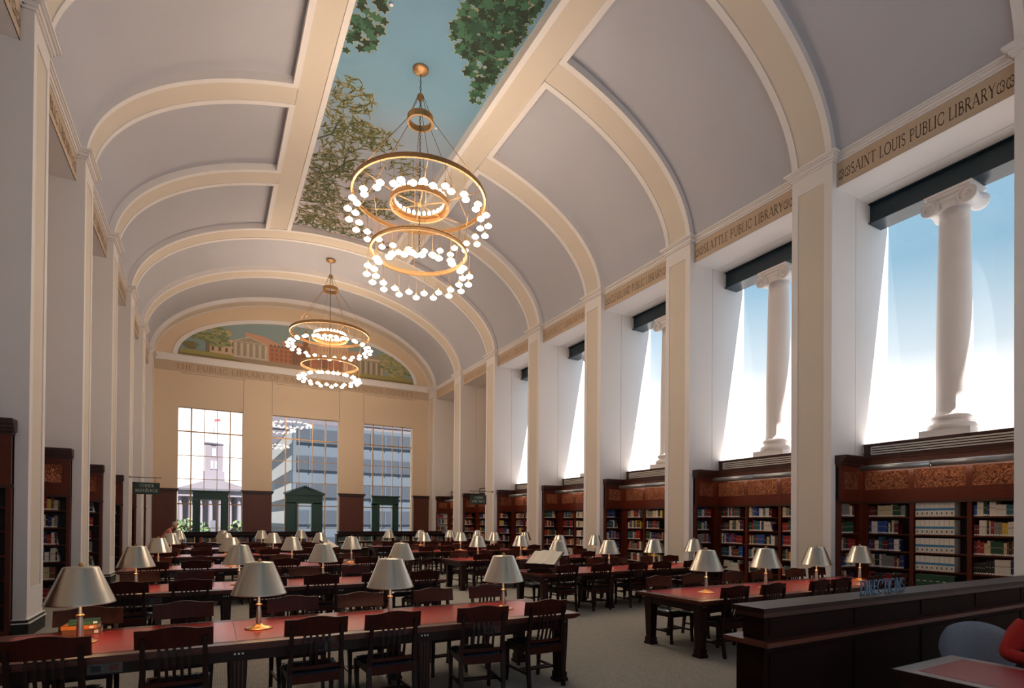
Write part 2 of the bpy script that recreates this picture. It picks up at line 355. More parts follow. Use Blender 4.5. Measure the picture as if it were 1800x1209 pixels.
def side_wall(mx):
    nm = 'wall_left' if mx else 'wall_right'
    root = empty(nm, kind='structure')
    w = MB(mx)
    sides = range(KMIN, KMAX + 1)
    for k in sides:                                       # deep piers (the cheeks of the bays)
        y0, y1 = YK(k), YK(k) + PW
        if k < KMAX:
            w.box(11.46, 13.5, y0 + .02, y1 - .02, 3.2, 8.83, M_white)
            w.box(11.46, 13.5, y0 + .34, y1 - .34, 0, 3.2, M_white)
            for (a, b) in ((11.46, 12.165), (12.18, 13.42)):
                w.box(a, b, y0, y0 + .02, 3.2, 8.83, M_white); w.box(a, b, y1 - .02, y1, 3.2, 8.83, M_white)
        else:
            w.box(11.46, 13.5, y0, YW, 0, 8.83, M_white)
    w.box(11.46, 13.5, YB, YK(KMIN), 0, 8.83, M_white)
    bays = range(KMIN, KMAX)
    for k in bays:                                        # bay k lies between pier k and pier k+1
        y0, y1 = YK(k) + PW, YK(k + 1)
        lit = (not mx) and k <= 4
        w.box(13.40, 13.5, y0 - .1, y1 + .1, 0, 3.5, M_white)
        if not lit: w.box(13.40, 13.5, y0 - .1, y1 + .1, 3.5, 8.83, M_white if (mx or k < 5) else M_far)
        # soffit: two boards with a seam
        w.box(11.46, 12.30, y0, y1, 8.83, 8.86, M_white); w.box(12.312, 13.5, y0, y1, 8.83, 8.86, M_white)
    w.box(11.46, 13.5, YB, YW, 8.86, 9.62, M_white)
    w.build('wall_body', root)
    p = MB(mx)
    for k in sides:
        y0, y1 = YK(k), YK(k) + PW
        if k == KMAX: y1 = YW
        zt = 9.33
        # face with a sunk beige panel
        a, b = y0 + .17, y1 - .14
        p.box(XR + .015, 11.46, y0 + .001, y1 - .001, 0, zt, M_white, skip=('x0',))
        X = XR
        p.box(X, X + .016, y0, a, 0, zt, M_white); p.box(X, X + .016, b, y1, 0, zt, M_white)
        p.box(X, X + .016, a, b, 0, .72, M_white); p.box(X, X + .016, a, b, 8.98, zt, M_white)
        p.poly([(X + .0145, a, .72), (X + .0145, b, .72), (X + .0145, b, 8.98), (X + .0145, a, 8.98)], M_beige)
    p.build('pier', root)
    c = MB(mx)
    for k in sides:                                       # moulded caps and the string course between them
        y0, y1 = YK(k), min(YK(k) + PW, YW)
        for z0, z1, e in ((9.33, 9.37, .03), (9.37, 9.44, .06), (9.44, 9.47, .10), (9.47, 9.52, .13)):
            c.box(XR - e, 11.46, y0 - e, min(y1 + e, YW), z0, z1, M_white)
    for z0, z1, e in ((9.33, 9.37, .025), (9.37, 9.43, .05), (9.43, 9.46, .08), (9.46, 9.50, .11)):
        c.box(11.46 - e, 11.50, YB, YW, z0, z1, M_white)
    c.build('capital_moulding', root)
    f = MB(mx)
    for k in bays:
        f.box(11.455, 11.47, YK(k) + PW, YK(k + 1), 8.83, 9.34, M_frieze)
    f.box(11.455, 11.47, YB, YK(KMIN), 8.83, 9.34, M_frieze)
    f.build('frieze', root)
    NAMES = {0: 'SAINT LOUIS PUBLIC LIBRARY', 1: 'SEATTLE PUBLIC LIBRARY', 2: 'CLEVELAND PUBLIC LIBRARY'}
    t = MB()
    for k in bays:
        if k > 5: continue
        txt = '~~' + (NAMES.get(k, 'PUBLIC LIBRARY') if not mx else 'PUBLIC LIBRARY') + '~~'
        y0, y1 = YK(k) + PW + .04, YK(k + 1) - .04
        wd = text_width(txt); h = .235; sx = min((y1 - y0) / wd, .30)
        cy = (y0 + y1) / 2
        if not mx:
            strokes(t, txt, lambda u, v, d: (11.452, cy + sx * (wd / 2 - u), 8.955 + v * h), M_letter if k < 3 else M_letter2)
        else:
            strokes(t, txt, lambda u, v, d: (8.94 - 11.452, cy - sx * (wd / 2 - u), 8.955 + v * h), M_letter)
    t.build('painted_lettering', root)
    bb = MB(mx)
    for k in sides:
        y0, y1 = YK(k), min(YK(k) + PW, YW)
        bb.box(XR - .03, 11.5, y0 - .03, min(y1 + .03, YW), 0, .20, M_black); bb.box(XR - .045, 11.5, y0 - .045, min(y1 + .045, YW), .20, .215, M_white)
        bb.box(XR - .02, 11.5, y0 - .02, min(y1 + .02, YW), .215, .255, M_black); bb.box(XR - .028, 11.5, y0 - .028, min(y1 + .028, YW), .255, .268, M_white)
    tag(bb.build('baseboard_left' if mx else 'baseboard_right'), kind='structure')
    return root
side_wall(False); side_wall(True)
# dark drape standing at the back of the blind bay
d = MB(); d.box(12.92, 13.0, YK(6) - .16, YK(6) - .02, 3.25, 7.5, M_panel); tag(d.build('wall_hanging'), 'tall narrow brown strip hanging at the back of the far blind bay', 'wall hanging')

# vault
Z0, AO, BO, AI, BI = 9.35, 6.98, 3.70, 6.83, 3.50
def ell(a, b, t): return (XC + a * math.cos(t), Z0 + b * math.sin(t))
def t_at(a, xo): return math.acos(min(1, xo / a))
REC_X, BEAM_X, REC_END = 1.88, 2.76, YK(5)
ceil = empty('ceiling', kind='structure')
cf = MB(); N = 40
def sweep(mb, a, b, t0, t1, y0, y1, mt, n=N):
    for s_ in (1, -1):
        P = [ell(a, b, t0 + (t1 - t0) * i / n) for i in range(n + 1)]
        P = [(XC + s_ * (x - XC), z) for x, z in P]
        vs = [(x, y0, z) for x, z in P] + [(x, y1, z) for x, z in P]
        mb.mesh(vs, [(i, i + 1, i + n + 2, i + n + 1) if s_ > 0 else (i + 1, i, i + n + 1, i + n + 2) for i in range(n)], mt, True)
tS = math.asin(.12 / BO)
gaps = [(YB, YK(KMIN))] + [(YK(k) + PW, YK(k + 1)) for k in range(KMIN, KMAX)]
for y0, y1 in gaps:
    if y0 < REC_END: sweep(cf, AO, BO, tS, t_at(AO, BEAM_X), y0, y1, M_coffer)
    else: sweep(cf, AO, BO, tS, PI / 2, y0, y1, M_coffer)
cf.build('coffer', ceil)
for k in range(KMIN, KMAX + 1):
    y0 = YK(k); y1 = min(y0 + PW, YW); rb = MB()
    te = PI / 2 if k >= 5 else t_at(AI, 2.62)
    teo = PI / 2 if k >= 5 else t_at(AO, 2.62)
    t0 = math.asin(.13 / BI)
    sweep(rb, AI, BI, t0, te, y0, y0 + .14, M_white); sweep(rb, AI, BI, t0, te, y1 - .14, y1, M_white)
    sweep(rb, AI + .02, BI + .02, t0, te, y0 + .14, y1 - .14, M_beige)
    for yy in (y0 + .14, y1 - .14):                      # little steps to the sunk band
        for s_ in (1, -1):
            for i in range(N):
                ta, tb = t0 + (te - t0) * i / N, t0 + (te - t0) * (i + 1) / N
                q = [ell(AI, BI, ta), ell(AI, BI, tb), ell(AI + .02, BI + .02, tb), ell(AI + .02, BI + .02, ta)]
                rb.poly([(XC + s_ * (x - XC), yy, z) for x, z in q], M_white)
    for yy in (y0, y1):
        for s_ in (1, -1):
            for i in range(N):
                ta, tb = t0 + (te - t0) * i / N, t0 + (te - t0) * (i + 1) / N; ua, ub = t0 + (teo - t0) * i / N, t0 + (teo - t0) * (i + 1) / N
                q = [ell(AI, BI, ta), ell(AI, BI, tb), ell(AO + .05, BO + .05, ub), ell(AO + .05, BO + .05, ua)]
                rb.poly([(XC + s_ * (x - XC), yy, z) for x, z in q], M_white)
    rb.build('rib', ceil)
def zi(xo, o=0): return Z0 + (BI + o) * math.sqrt(1 - (xo / (AI + o)) ** 2)
def zo(xo): return Z0 + BO * math.sqrt(1 - (xo / AO) ** 2)
bm = MB()
for s_ in (1, -1):
    def strip(xa, xb, ya, yb, mt, o=0):
        n = 4
        for i in range(n):
            a_, b_ = xa + (xb - xa) * i / n, xa + (xb - xa) * (i + 1) / n
            bm.poly([(XC + s_ * a_, ya, zi(a_, o)), (XC + s_ * b_, ya, zi(b_, o)), (XC + s_ * b_, yb, zi(b_, o)), (XC + s_ * a_, yb, zi(a_, o))], mt)
    strip(REC_X, 2.02, YB, REC_END, M_white); strip(2.02, 2.62, YB, REC_END, M_beige, .02)
    bm.poly([(XC + s_ * 2.02, YB, zi(2.02)), (XC + s_ * 2.02, REC_END, zi(2.02)), (XC + s_ * 2.02, REC_END, zi(2.02, .02)), (XC + s_ * 2.02, YB, zi(2.02, .02))], M_white)
    for y0, y1 in gaps:
        if y0 > REC_END: continue
        y0_, y1_ = (y0 - .14 if y0 > YB else y0), y1 + .14
        strip(2.62, BEAM_X, y0_, y1_, M_white)
        bm.poly([(XC + s_ * 2.62, y0, zi(2.62)), (XC + s_ * 2.62, y1, zi(2.62)), (XC + s_ * 2.62, y1, zi(2.62, .02)), (XC + s_ * 2.62, y0, zi(2.62, .02))], M_white)
        bm.poly([(XC + s_ * BEAM_X, y0, zi(BEAM_X)), (XC + s_ * BEAM_X, y1, zi(BEAM_X)), (XC + s_ * BEAM_X, y1, zo(BEAM_X) + .05), (XC + s_ * BEAM_X, y0, zo(BEAM_X) + .05)], M_white)
    bm.poly([(XC + s_ * REC_X, YB, zi(REC_X)), (XC + s_ * REC_X, REC_END, zi(REC_X)), (XC + s_ * REC_X, REC_END, 13.02), (XC + s_ * REC_X, YB, 13.02)], M_white)
bm.build('ceiling_beam', ceil)
mu = MB(); mu.poly([(XC - 2.0, YB, 13.0), (XC + 2.0, YB, 13.0), (XC + 2.0, REC_END, 13.0), (XC - 2.0, REC_END, 13.0)], M_msky)
rnd = random.Random(11)
M_lf = [mat('leaf_paint_deep', (34, 70, 52), .8), mat('leaf_paint_mid', (56, 98, 74), .8), mat('leaf_paint_dark', (28, 46, 32), .8)]
M_of = [mat('olive_paint_mid', (86, 98, 60), .8), mat('olive_paint_dark', (58, 76, 48), .8), mat('olive_paint_warm', (120, 110, 62), .8)]
M_ol = mat('leaf_outline_paint', (186, 176, 132), .8)
M_br = mat('branch_paint', (70, 78, 62), .8)
def star(x, y, s, a, mt, z, n=5):
    pts = []
    for i in range(2 * n):
        r_ = s * (1 if i % 2 == 0 else .52); t = a + PI * i / n; pts.append((x + r_ * math.cos(t), y + r_ * math.sin(t), z))
    mu.poly(pts, mt)
def inrec(x, y, e=.05): return abs(x - XC) < REC_X - e and y < REC_END - e
def maple(cx, cy, rx, ry, n, dens=1.0):
    for _ in range(n):
        a = rnd.random() * 2 * PI; q = rnd.random() ** .6; x = cx + rx * q * math.cos(a); y = cy + ry * q * math.sin(a)
        s = rnd.uniform(.09, .16); t = rnd.random() * 6
        if not inrec(x, y, s): continue
        star(x, y, s + .022, t, M_ol, 12.996); star(x, y, s, t, rnd.choice(M_lf), 12.992 - rnd.random() * .003)
def olive(cx, cy, rx, ry, n, pal=M_of):
    for _ in range(n):
        a = rnd.random() * 2 * PI; q = rnd.random() ** .6; x = cx + rx * q * math.cos(a); y = cy + ry * q * math.sin(a)
        l = rnd.uniform(.10, .17); w_ = l * .13; t = rnd.random() * 6.3; dx, dy = math.cos(t), math.sin(t)
        if not inrec(x, y, .12): continue
        for (k_, mt, z) in ((1.35, M_ol, 12.996), (1.0, rnd.choice(pal), 12.992 - rnd.random() * .003)):
            L_ = l * (1.08 if k_ > 1 else 1); W_ = w_ * (1.75 if k_ > 1 else 1)
            mu.poly([(x - dx * L_, y - dy * L_, z), (x - dy * W_, y + dx * W_, z), (x + dx * L_, y + dy * L_, z), (x + dy * W_, y - dx * W_, z)], mt)
maple(5.95, 11.4, .85, 1.3, 230); maple(5.4, 11.2, .75, .9, 110); maple(6.15, 12.5, .35, .8, 50); maple(5.6, 10.0, 1.2, .9, 150); maple(5.7, 8.4, 1.0, 1.2, 130)
maple(2.85, 12.4, .5, .95, 90); maple(5.8, 6.0, 1.2, 1.4, 120); maple(2.9, 8.2, .8, 1.6, 90)
for c_ in ((3.15, 14.9, .7, .9, 150), (3.3, 16.2, 1.2, .8, 230), (4.0, 16.0, .9, .5, 110), (3.2, 17.6, 1.1, .9, 260), (3.9, 18.2, 1.1, .8, 150),
           (3.0, 19.4, .8, .9, 240), (3.8, 20.0, 1.1, .8, 200), (3.2, 21.2, 1.0, .7, 260), (4.6, 21.4, 1.0, .5, 140), (5.3, 19.6, .7, .7, 120), (5.2, 16.9, .8, .6, 60), (5.9, 18.3, .4, .8, 50)):
    olive(*c_)
olive(3.4, 21.85, 1.3, .16, 60, M_lf[:2]); olive(5.2, 21.85, 1.2, .14, 40, M_lf[:2])
def branch(pts, r_=.03):
    for i in range(len(pts) - 1):
        (ax, ay), (bx, by) = pts[i], pts[i + 1]; l = math.hypot(bx - ax, by - ay); nx, ny = -(by - ay) / l * r_, (bx - ax) / l * r_
        mu.poly([(ax + nx, ay + ny, 12.994), (bx + nx, by + ny, 12.994), (bx - nx, by - ny, 12.994), (ax - nx, ay - ny, 12.994)], M_br)
branch([(2.62, 18.3), (3.0, 18.5), (3.4, 18.1), (3.7, 17.4), (3.9, 17.2)]); branch([(3.6, 17.7), (3.55, 17.1), (3.9, 16.6)], .02); branch([(2.62, 16.9), (3.0, 16.4), (3.1, 15.6)], .025)
branch([(2.62, 20.4), (3.3, 20.2), (4.0, 20.5)], .025); branch([(6.3, 9.6), (5.8, 9.9), (5.5, 10.6)], .025); branch([(6.3, 10.9), (6.0, 11.3), (5.9, 11.8)], .02)
mu.build('ceiling_mural', ceil)

# far wall -------------------------------------------------------------------
WIN = [(-1.38, 1.43), (2.80, 6.15), (7.50, 10.33)]; WZ0, WZ1 = .35, 7.2
fw = empty('wall_far', kind='structure')
b = MB()
xs = [-5.0] + [v for w_ in WIN for v in w_] + [14.0]
for i in range(0, len(xs), 2): b.box(xs[i], xs[i + 1], YW, YW + .38, 0, 8.88, M_far)
for x0, x1 in WIN: b.box(x0, x1, YW, YW + .38, WZ1, 8.88, M_far); b.box(x0, x1, YW, YW + .38, 0, WZ0, M_far)
b.box(-5.0, 14.0, YW, YW + .38, 8.88, 13.6, M_far)
for x in (1.45, 6.17, 2.78, 7.48):                         # seams above the windows
    b.box(x - .012, x + .012, YW - .006, YW, WZ1 + .02, 8.88, M_groove)
for x0, x1 in WIN:
    b.box(x0 + .1, x1 + .1, YW - .008, YW, 8.80, 8.82, M_groove)
b.build('wall_body', fw)
b = MB(); b.box(-2.36, 11.3, YW - .05, YW, 9.34, 9.40, M_white); b.box(-2.36, 11.3, YW - .03, YW, 9.40, 9.68, M_white)
b.box(-2.36, 11.3, YW - .045, YW, 9.60, 9.64, M_white); b.build('cornice', fw)
b = MB(); b.box(-2.36, 11.3, YW - .012, YW, 8.88, 9.34, M_frieze); b.build('frieze', fw)
b = MB(); txt = '·THE PUBLIC LIBRARY OF NASHVILLE AND DAVIDSON COUNTY·'; wd = text_width(txt, .14); sx = 12.1 / wd
strokes(b, txt, lambda u, v, d_: (-1.62 + u * sx, YW - .016, 8.99 + v * .25), M_letter2, tr=.14); b.build('frieze_lettering', fw)
# lunette mural
MZ, MA, MBH = 9.70, 5.88, 2.25
def lun(x): return MZ + MBH * math.sqrt(max(0, 1 - ((x - XC) / MA) ** 2))
b = MB(); n = 48
for i in range(n):
    t0, t1 = PI * i / n, PI * (i + 1) / n
    q = [(XC + (MA + e) * math.cos(t), MZ + (MBH + e) * math.sin(t)) for t, e in ((t0, 0), (t1, 0), (t1, .2), (t0, .2))]
    b.mesh([(x, y, z) for y in (YW - .05, YW) for x, z in q], [(3, 2, 1, 0), (0, 1, 5, 4), (2, 3, 7, 6)], M_white)
b.build('lunette_moulding', fw)
m_ = MB(); Yp = YW - .012
def P2(col): return mat('lunette_paint', tuple(c * .68 + h * .32 for c, h in zip(col, (200, 178, 160))), .75)
c_sky, c_sky2 = P2((112, 150, 158)), P2((150, 168, 168))
pts = [(XC + MA * math.cos(PI * i / 40), Yp, MZ + MBH * math.sin(PI * i / 40)) for i in range(41)]; m_.poly(pts, c_sky)
lay = [0]
def pp(poly, col_or_m):
    lay[0] += 1; y = Yp - .0012 * lay[0] * .3
    mt = col_or_m
    # clip the polygon to the lunette by clamping sample points
    out_ = []
    for i in range(len(poly)):
        (x0, z0), (x1, z1) = poly[i], poly[(i + 1) % len(poly)]
        for j in range(6):
            x = x0 + (x1 - x0) * j / 6; z = z0 + (z1 - z0) * j / 6; x = max(XC - MA + .01, min(XC + MA - .01, x)); out_.append((x, y, max(MZ, min(z, lun(x)))))
    m_.poly(out_, mt)
def rect(x0, x1, z0, z1, c): pp([(x0, z0), (x1, z0), (x1, z1), (x0, z1)], c)
p_brick, p_brickd, p_cream, p_stone, p_stoned, p_dark = P2((170, 96, 60)), P2((122, 66, 44)), P2((214, 180, 140)), P2((196, 186, 160)), P2((140, 132, 112)), P2((84, 66, 52))
p_hedge, p_hedge2, p_tree, p_tree2, p_tree3, p_trunk, p_road, p_pink = P2((140, 134, 58)), P2((96, 84, 36)), P2((74, 108, 62)), P2((130, 140, 84)), P2((168, 160, 100)), P2((96, 78, 60)), P2((150, 128, 104)), P2((200, 140, 112))
rect(-1.3, 10.3, 9.70, 9.95, p_road)
pp([(1.5, 10.0), (1.5, 11.25), (2.4, 11.15), (3.1, 10.9), (3.1, 10.0)], p_pink); rect(3.2, 7.4, 9.95, 11.1, p_pink); rect(5.0, 6.6, 9.95, 11.35, p_cream)
for i in range(9):
    for j in range(3): rect(5.1 + i * .17, 5.18 + i * .17, 10.15 + j * .35, 10.35 + j * .35, p_pink)
rect(-.1, 1.5, 9.98, 10.75, p_cream)                                      # classical house with a portico
for i in range(4):
    for j in (10.1, 10.42): rect(-.0 + i * .3, .12 + i * .3, j, j + .2, p_dark)
pp([(.9, 10.72), (1.7, 11.05), (2.55, 10.72)], p_stone); pp([(1.05, 10.75), (1.7, 10.99), (2.4, 10.75)], p_stoned); rect(.95, 2.5, 10.0, 10.72, p_stoned)
for i in range(6): rect(1.0 + i * .28, 1.12 + i * .28, 10.0, 10.68, p_stone)
rect(.9, 2.6, 9.92, 10.02, p_stone)
rect(2.6, 3.9, 9.92, 10.72, p_brick); rect(3.7, 4.6, 9.92, 10.95, p_brickd); rect(4.25, 4.5, 10.9, 11.5, p_brickd); pp([(4.22, 11.5), (4.375, 11.8), (4.53, 11.5)], p_dark)
for i in range(5):
    for j in range(3): rect(2.7 + i * .22, 2.8 + i * .22, 10.02 + j * .22, 10.15 + j * .22, p_brickd)
for i in range(6):
    for j in range(3): rect(3.78 + i * .13, 3.84 + i * .13, 10.05 + j * .28, 10.22 + j * .28, p_dark)
for i in range(7): pp([(2.6 + i * .18, 10.7), (2.69 + i * .18, 10.82), (2.78 + i * .18, 10.7)], p_dark)
rect(4.7, 6.3, 9.9, 10.6, p_brick); rect(5.0, 5.5, 9.95, 10.45, p_brickd)
rect(7.0, 8.6, 9.95, 10.75, p_stoned); rect(6.9, 8.7, 10.72, 10.84, p_stone); rect(7.3, 8.3, 10.84, 11.02, p_stoned)
for i in range(10): rect(7.08 + i * .15, 7.14 + i * .15, 9.97, 10.65, p_stone if i % 2 else p_dark)
def foliage(cx, cz, rx, rz, n, pal):
    for _ in range(n):
        a = rnd.random() * 6.28; q = rnd.random() ** .5; x, z = cx + rx * q * math.cos(a), cz + rz * q * math.sin(a); s = rnd.uniform(.07, .15)
        if z + s * .5 > lun(x) - .02 or z < MZ + .05 or abs(x - XC) > MA - .15: continue
        lay[0] += .15; y = Yp - .0012 * lay[0] * .3
        m_.poly([(x + s * math.cos(t) * 1.3, y, min(z + s * .6 * math.sin(t), lun(x + s * math.cos(t) * 1.3) if abs(x + s * math.cos(t) * 1.3 - XC) < MA else z)) for t in [i * PI / 3 for i in range(6)]], rnd.choice(pal))
rect(-.22, -.08, 9.85, 10.9, p_trunk)
foliage(-.15, 11.0, 1.0, .38, 120, [p_tree, p_tree2, p_tree3]); foliage(-.6, 10.75, .75, .2, 60, [p_tree, p_hedge]); foliage(.3, 10.6, .5, .3, 40, [p_tree2, p_tree]); foliage(-.9, 10.2, .3, .16, 25, [p_hedge2, p_tree])
foliage(9.3, 10.55, .9, .6, 190, [p_tree2, p_tree3, p_tree]); foliage(8.9, 10.9, .5, .4, 50, [p_tree3, p_tree2])
pp([(-1.38, 9.72), (.95, 9.72), (.95, 9.95), (-1.25, 10.0)], p_hedge); pp([(-1.38, 9.70), (1.6, 9.70), (1.0, 9.78), (-1.38, 9.8)], p_hedge2)
pp([(7.0, 9.72), (10.3, 9.72), (10.25, 9.98), (7.0, 9.95)], p_hedge); pp([(6.8, 9.70), (10.3, 9.70), (10.3, 9.8), (6.8, 9.76)], p_hedge2)
m_.build('lunette_mural', fw)
# dark wainscot between the windows
b = MB()
for x0, x1 in ((-2.36, -1.40), (1.45, 2.79), (6.17, 7.48), (10.36, 11.3)):
    b.box(x0, x1, YW - .16, YW, 0, 3.06, M_panel); b.box(x0 + .12, x1 - .12, YW - .175, YW - .16, .3, 2.9, M_panel)
    for z0, z1, e in ((3.06, 3.10, .03), (3.10, 3.17, .06), (3.17, 3.23, .10)): b.box(max(x0 - e, -2.36), min(x1 + e, 11.3), YW - .16 - e, YW, z0, z1, M_crown)
b.build('wainscot', fw)
for i, (x0, x1) in enumerate(WIN):                       # far windows with muntins and the green doorcase
    w = empty('window_%d' % (i + 1), kind='structure')
    g = MB(); g.poly([(x0, YW + .25, WZ0), (x1, YW + .25, WZ0), (x1, YW + .25, WZ1), (x0, YW + .25, WZ1)], M_glass); g.build('pane', w)
    f = MB(); n = 5
    for j in range(n + 1):
        x = x0 + (x1 - x0) * j / n; h = .028 if j in (1, 4) else .014
        f.box(max(x0, x - h), min(x1, x + h), YW + .2, YW + .27, WZ0, WZ1, M_bronze)
    for z, h in ((WZ0 + .03, .03), (1.33, .014), (2.51, .028), (3.73, .014), (4.87, .014), (6.04, .028), (WZ1 - .015, .015)):
        f.box(x0, x1, YW + .205, YW + .265, z - h, z + h, M_bronze)
    f.build('window_frame', w)
for i, (x0, x1, o0, o1, zt, zo_) in enumerate(((-.80, .90, -.40, .48, 3.17, 2.73), (3.40, 5.42, 4.08, 4.76, 3.14, 2.64), (7.93, 9.63, 8.44, 9.17, 3.17, 2.64))):
    t = empty('door_%d' % (i + 1), kind='structure'); c = MB(); ya, yb = YW + .06, YW + .30
    c.box(x0 + .08, o0, ya + .03, yb, 0, zt - .45, M_green); c.box(o1, x1 - .08, ya + .03, yb, 0, zt - .45, M_green); c.box(x0 + .08, x1 - .08, ya + .03, yb, zo_, zt - .3, M_green)
    for a_, b_ in ((o0 - .1, o0), (o1, o1 + .1)): c.box(a_, b_, ya - .02, ya + .05, 0, zo_ + .1, M_green)
    c.box(o0, o1, ya - .02, ya + .05, zo_, zo_ + .1, M_green)
    for z0, z1, e in ((zt - .30, zt - .26, -.02), (zt - .26, zt - .08, .0), (zt - .08, zt - .03, .05), (zt - .03, zt, .09)): c.box(x0 + .08 - e, x1 - .08 + e, ya - e, yb, z0, z1, M_green)
    c.build('door_case', t)
    if i == 1:
        p = MB(); xm = (x0 + x1) / 2
        p.prism([(x0, zt), (x1, zt), (xm, zt + .40)], 'y', ya, yb, M_green)
        for s_ in (-1, 1): p.bar((xm, ya - .04, zt + .43), (xm + s_ * (x1 - x0 + .1) / 2, ya - .04, zt + .02), .16, .05, M_green)
        p.build('pediment', t)

# rear wall behind the camera, with three tall windows
b = MB(); b.box(-5.0, 14.0, YB - .3, YB, 7.2, 13.6, M_white); b.box(-5, 14, YB - .3, YB, 0, .6, M_white)
for x0, x1 in ((-5.0, -1.8), (1.4, 2.4), (6.5, 7.5), (10.7, 14.0)): b.box(x0, x1, YB - .3, YB, .6, 7.2, M_white)
tag(b.build('wall_rear'), kind='structure')
# unseen slab and side sheets added above the vault to block light
b = MB(); b.box(-4.6, 13.5, YB - .3, YW + .4, 13.6, 13.7, M_white); b.box(-4.6, -4.5, YB, YW, 9.6, 13.6, M_white); b.box(13.4, 13.5, YB, YW, 9.6, 13.6, M_white)
tag(b.build('light_shield'), kind='structure')

# tall side windows, ledges, columns and beams ---------------------------------
SIDE = ['nearest the desk', 'second from the desk', 'third from the desk', 'fourth from the desk', 'fifth from the desk']
prof = [(.30, 0), (.40, .0), (.43, .04), (.43, .09), (.40, .13), (.345, .15), (.335, .19), (.36, .215), (.375, .25), (.36, .285), (.32, .30), (.305, .33), (.295, .40)]
colm = MB()
H_ = 4.54
sh = [(.295 - .055 * max(0, (i / 12 - .25)) ** 1.3 / .75, .40 + (H_ - .55) * i / 12) for i in range(13)]
colm.lathe([(0.0, 0)] + prof + sh + [(.25, H_ - .16), (.262, H_ - .13), (.262, H_ - .09), (.3, H_ - .02), (0.0, H_ - .02)], M_white, (0, 0, .14), 40)
pl = MB(); pl.box(-.43, .43, -.43, .43, 0, .14, M_white)
cp = MB(); zc = H_ + .10
cp.box(-.29, .29, -.36, .36, zc + .13, zc + .19, M_white); cp.box(-.32, .32, -.40, .40, zc + .19, zc + .24, M_white); cp.box(-.26, .26, -.28, .28, zc - .01, zc + .14, M_white)
for s_ in (1, -1):
    cp.lathe([(0, -.30), (.155, -.30), (.165, -.27), (.15, -.2), (.12, -.08), (.12, .08), (.15, .2), (.165, .27), (.155, .30), (0, .30)], M_white, (0, s_ * .31, zc + .0), 24, axis='x')
    for e in (-1, 1):
        sp = [(e * .305, s_ * .31 + s_ * (-1) * (.145 - .012 * j * .75) * math.cos(j * .62 - 1.57), zc + (.145 - .012 * j * .75) * math.sin(j * .62 + 1.57)) for j in range(15)]
        cp.tube(sp, .014, M_white, 6)
        cp.lathe([(0, -.02), (.03, -.02), (.03, .02), (0, .02)], M_white, (e * .31, s_ * .31, zc), 10, axis='x')
for k in range(KMIN, 5):
    y0, y1 = YK(k) + PW, YK(k + 1); yc = (y0 + y1) / 2
    wd_ = SIDE[k] if k >= 0 else 'beside the desk'
    g = MB(); g.poly([(13.46, y0, 3.5), (13.46, y1, 3.5), (13.46, y1, 8.83), (13.46, y0, 8.83)], M_glass)
    g.build('pane', tag(empty('window_%d' % (5 + k)), kind='structure'))
    lg = MB(); lg.box(12.44, 13.5, y0 + .001, y1 - .001, 3.3, 3.5, M_white); tag(lg.build('trim_%d' % (5 + k)), kind='structure')
    c = empty('ionic_column', (12.95, yc, 3.5), label='white round column with scrolled capital in the tall window ' + wd_, cat='column', group='columns in the tall windows')
    colm_ = bpy.data.objects.new('shaft', colm.data('shaft')) if k == KMIN else bpy.data.objects.new('shaft', sh_me); C.objects.link(colm_); colm_.parent = c; sh_me = colm_.data
    pl_ = bpy.data.objects.new('plinth', pl.data('plinth')) if k == KMIN else bpy.data.objects.new('plinth', pl_me); C.objects.link(pl_); pl_.parent = c; pl_me = pl_.data
    cp_ = bpy.data.objects.new('capital', cp.data('capital')) if k == KMIN else bpy.data.objects.new('capital', cp_me); C.objects.link(cp_); cp_.parent = c; cp_me = cp_.data
    b = MB(); b.box(12.65, 13.15, y0 + .002, y1 - .002, 8.38, 8.41, M_beam); b.box(12.65, 13.15, y0 + .002, y1 - .002, 8.80, 8.829, M_beam); b.box(12.71, 13.09, y0 + .002, y1 - .002, 8.41, 8.80, M_beam)
    tag(b.build('steel_beam'), 'dark blue-green steel beam across the top of the tall window ' + wd_, 'beam', 'beams over the tall windows')
# little sprinkler discs in the mural and the coffers
k = 0
for x, y, z in ((3.35, 11.65, 12.985), (5.55, 14.7, 12.985), (3.5, 18.9, 12.985), (5.3, 18.0, 12.985)):
    s = MB(); s.lathe([(0, 0), (.045, 0), (.045, .012), (0, .012)], M_white, (x, y, z - .004), 12)
    tag(s.build('sprinkler_head'), 'small white ceiling disc in the blue mural, %s one from the near end' % ORD[k], 'sprinkler', 'ceiling discs'); k += 1

# ------------------------------------------------------------------ bookcases
BX = 12.30                                                # front of the main run (right side coordinates)
SH = [.12, .50, .87, 1.22, 1.575, 1.93]                   # shelf tops
BOOKS = []                                                # (bay, column label, shelf index, x, y, z, thick, height, depth, colour, axis, lean, order)
BAYN = ['right-hand bookcase nearest the desk', 'second right-hand bookcase', 'third right-hand bookcase', 'fourth right-hand bookcase', 'fifth right-hand bookcase',
        'sixth right-hand bookcase', 'last right-hand bookcase']
PAL = {'red': (150, 34, 30), 'maroon': (96, 26, 30), 'navy blue': (28, 40, 92), 'blue': (44, 76, 150), 'teal': (40, 96, 110), 'dark green': (28, 70, 48), 'black': (24, 24, 26),
       'white': (222, 214, 200), 'cream': (206, 186, 150), 'grey': (130, 126, 120), 'brown': (104, 66, 40), 'orange': (206, 118, 44), 'yellow': (210, 176, 70), 'purple': (70, 40, 96)}
MB_ = {n: mat('book_' + n.replace(' ', '_'), c, .55) for n, c in PAL.items()}
M_lab = mat('spine_label', (236, 234, 226), .6)
M_band = mat('spine_band_blue', (58, 124, 168), .6)
M_bandg = mat('spine_band_green', (34, 92, 52), .6)
bk = random.Random(5)
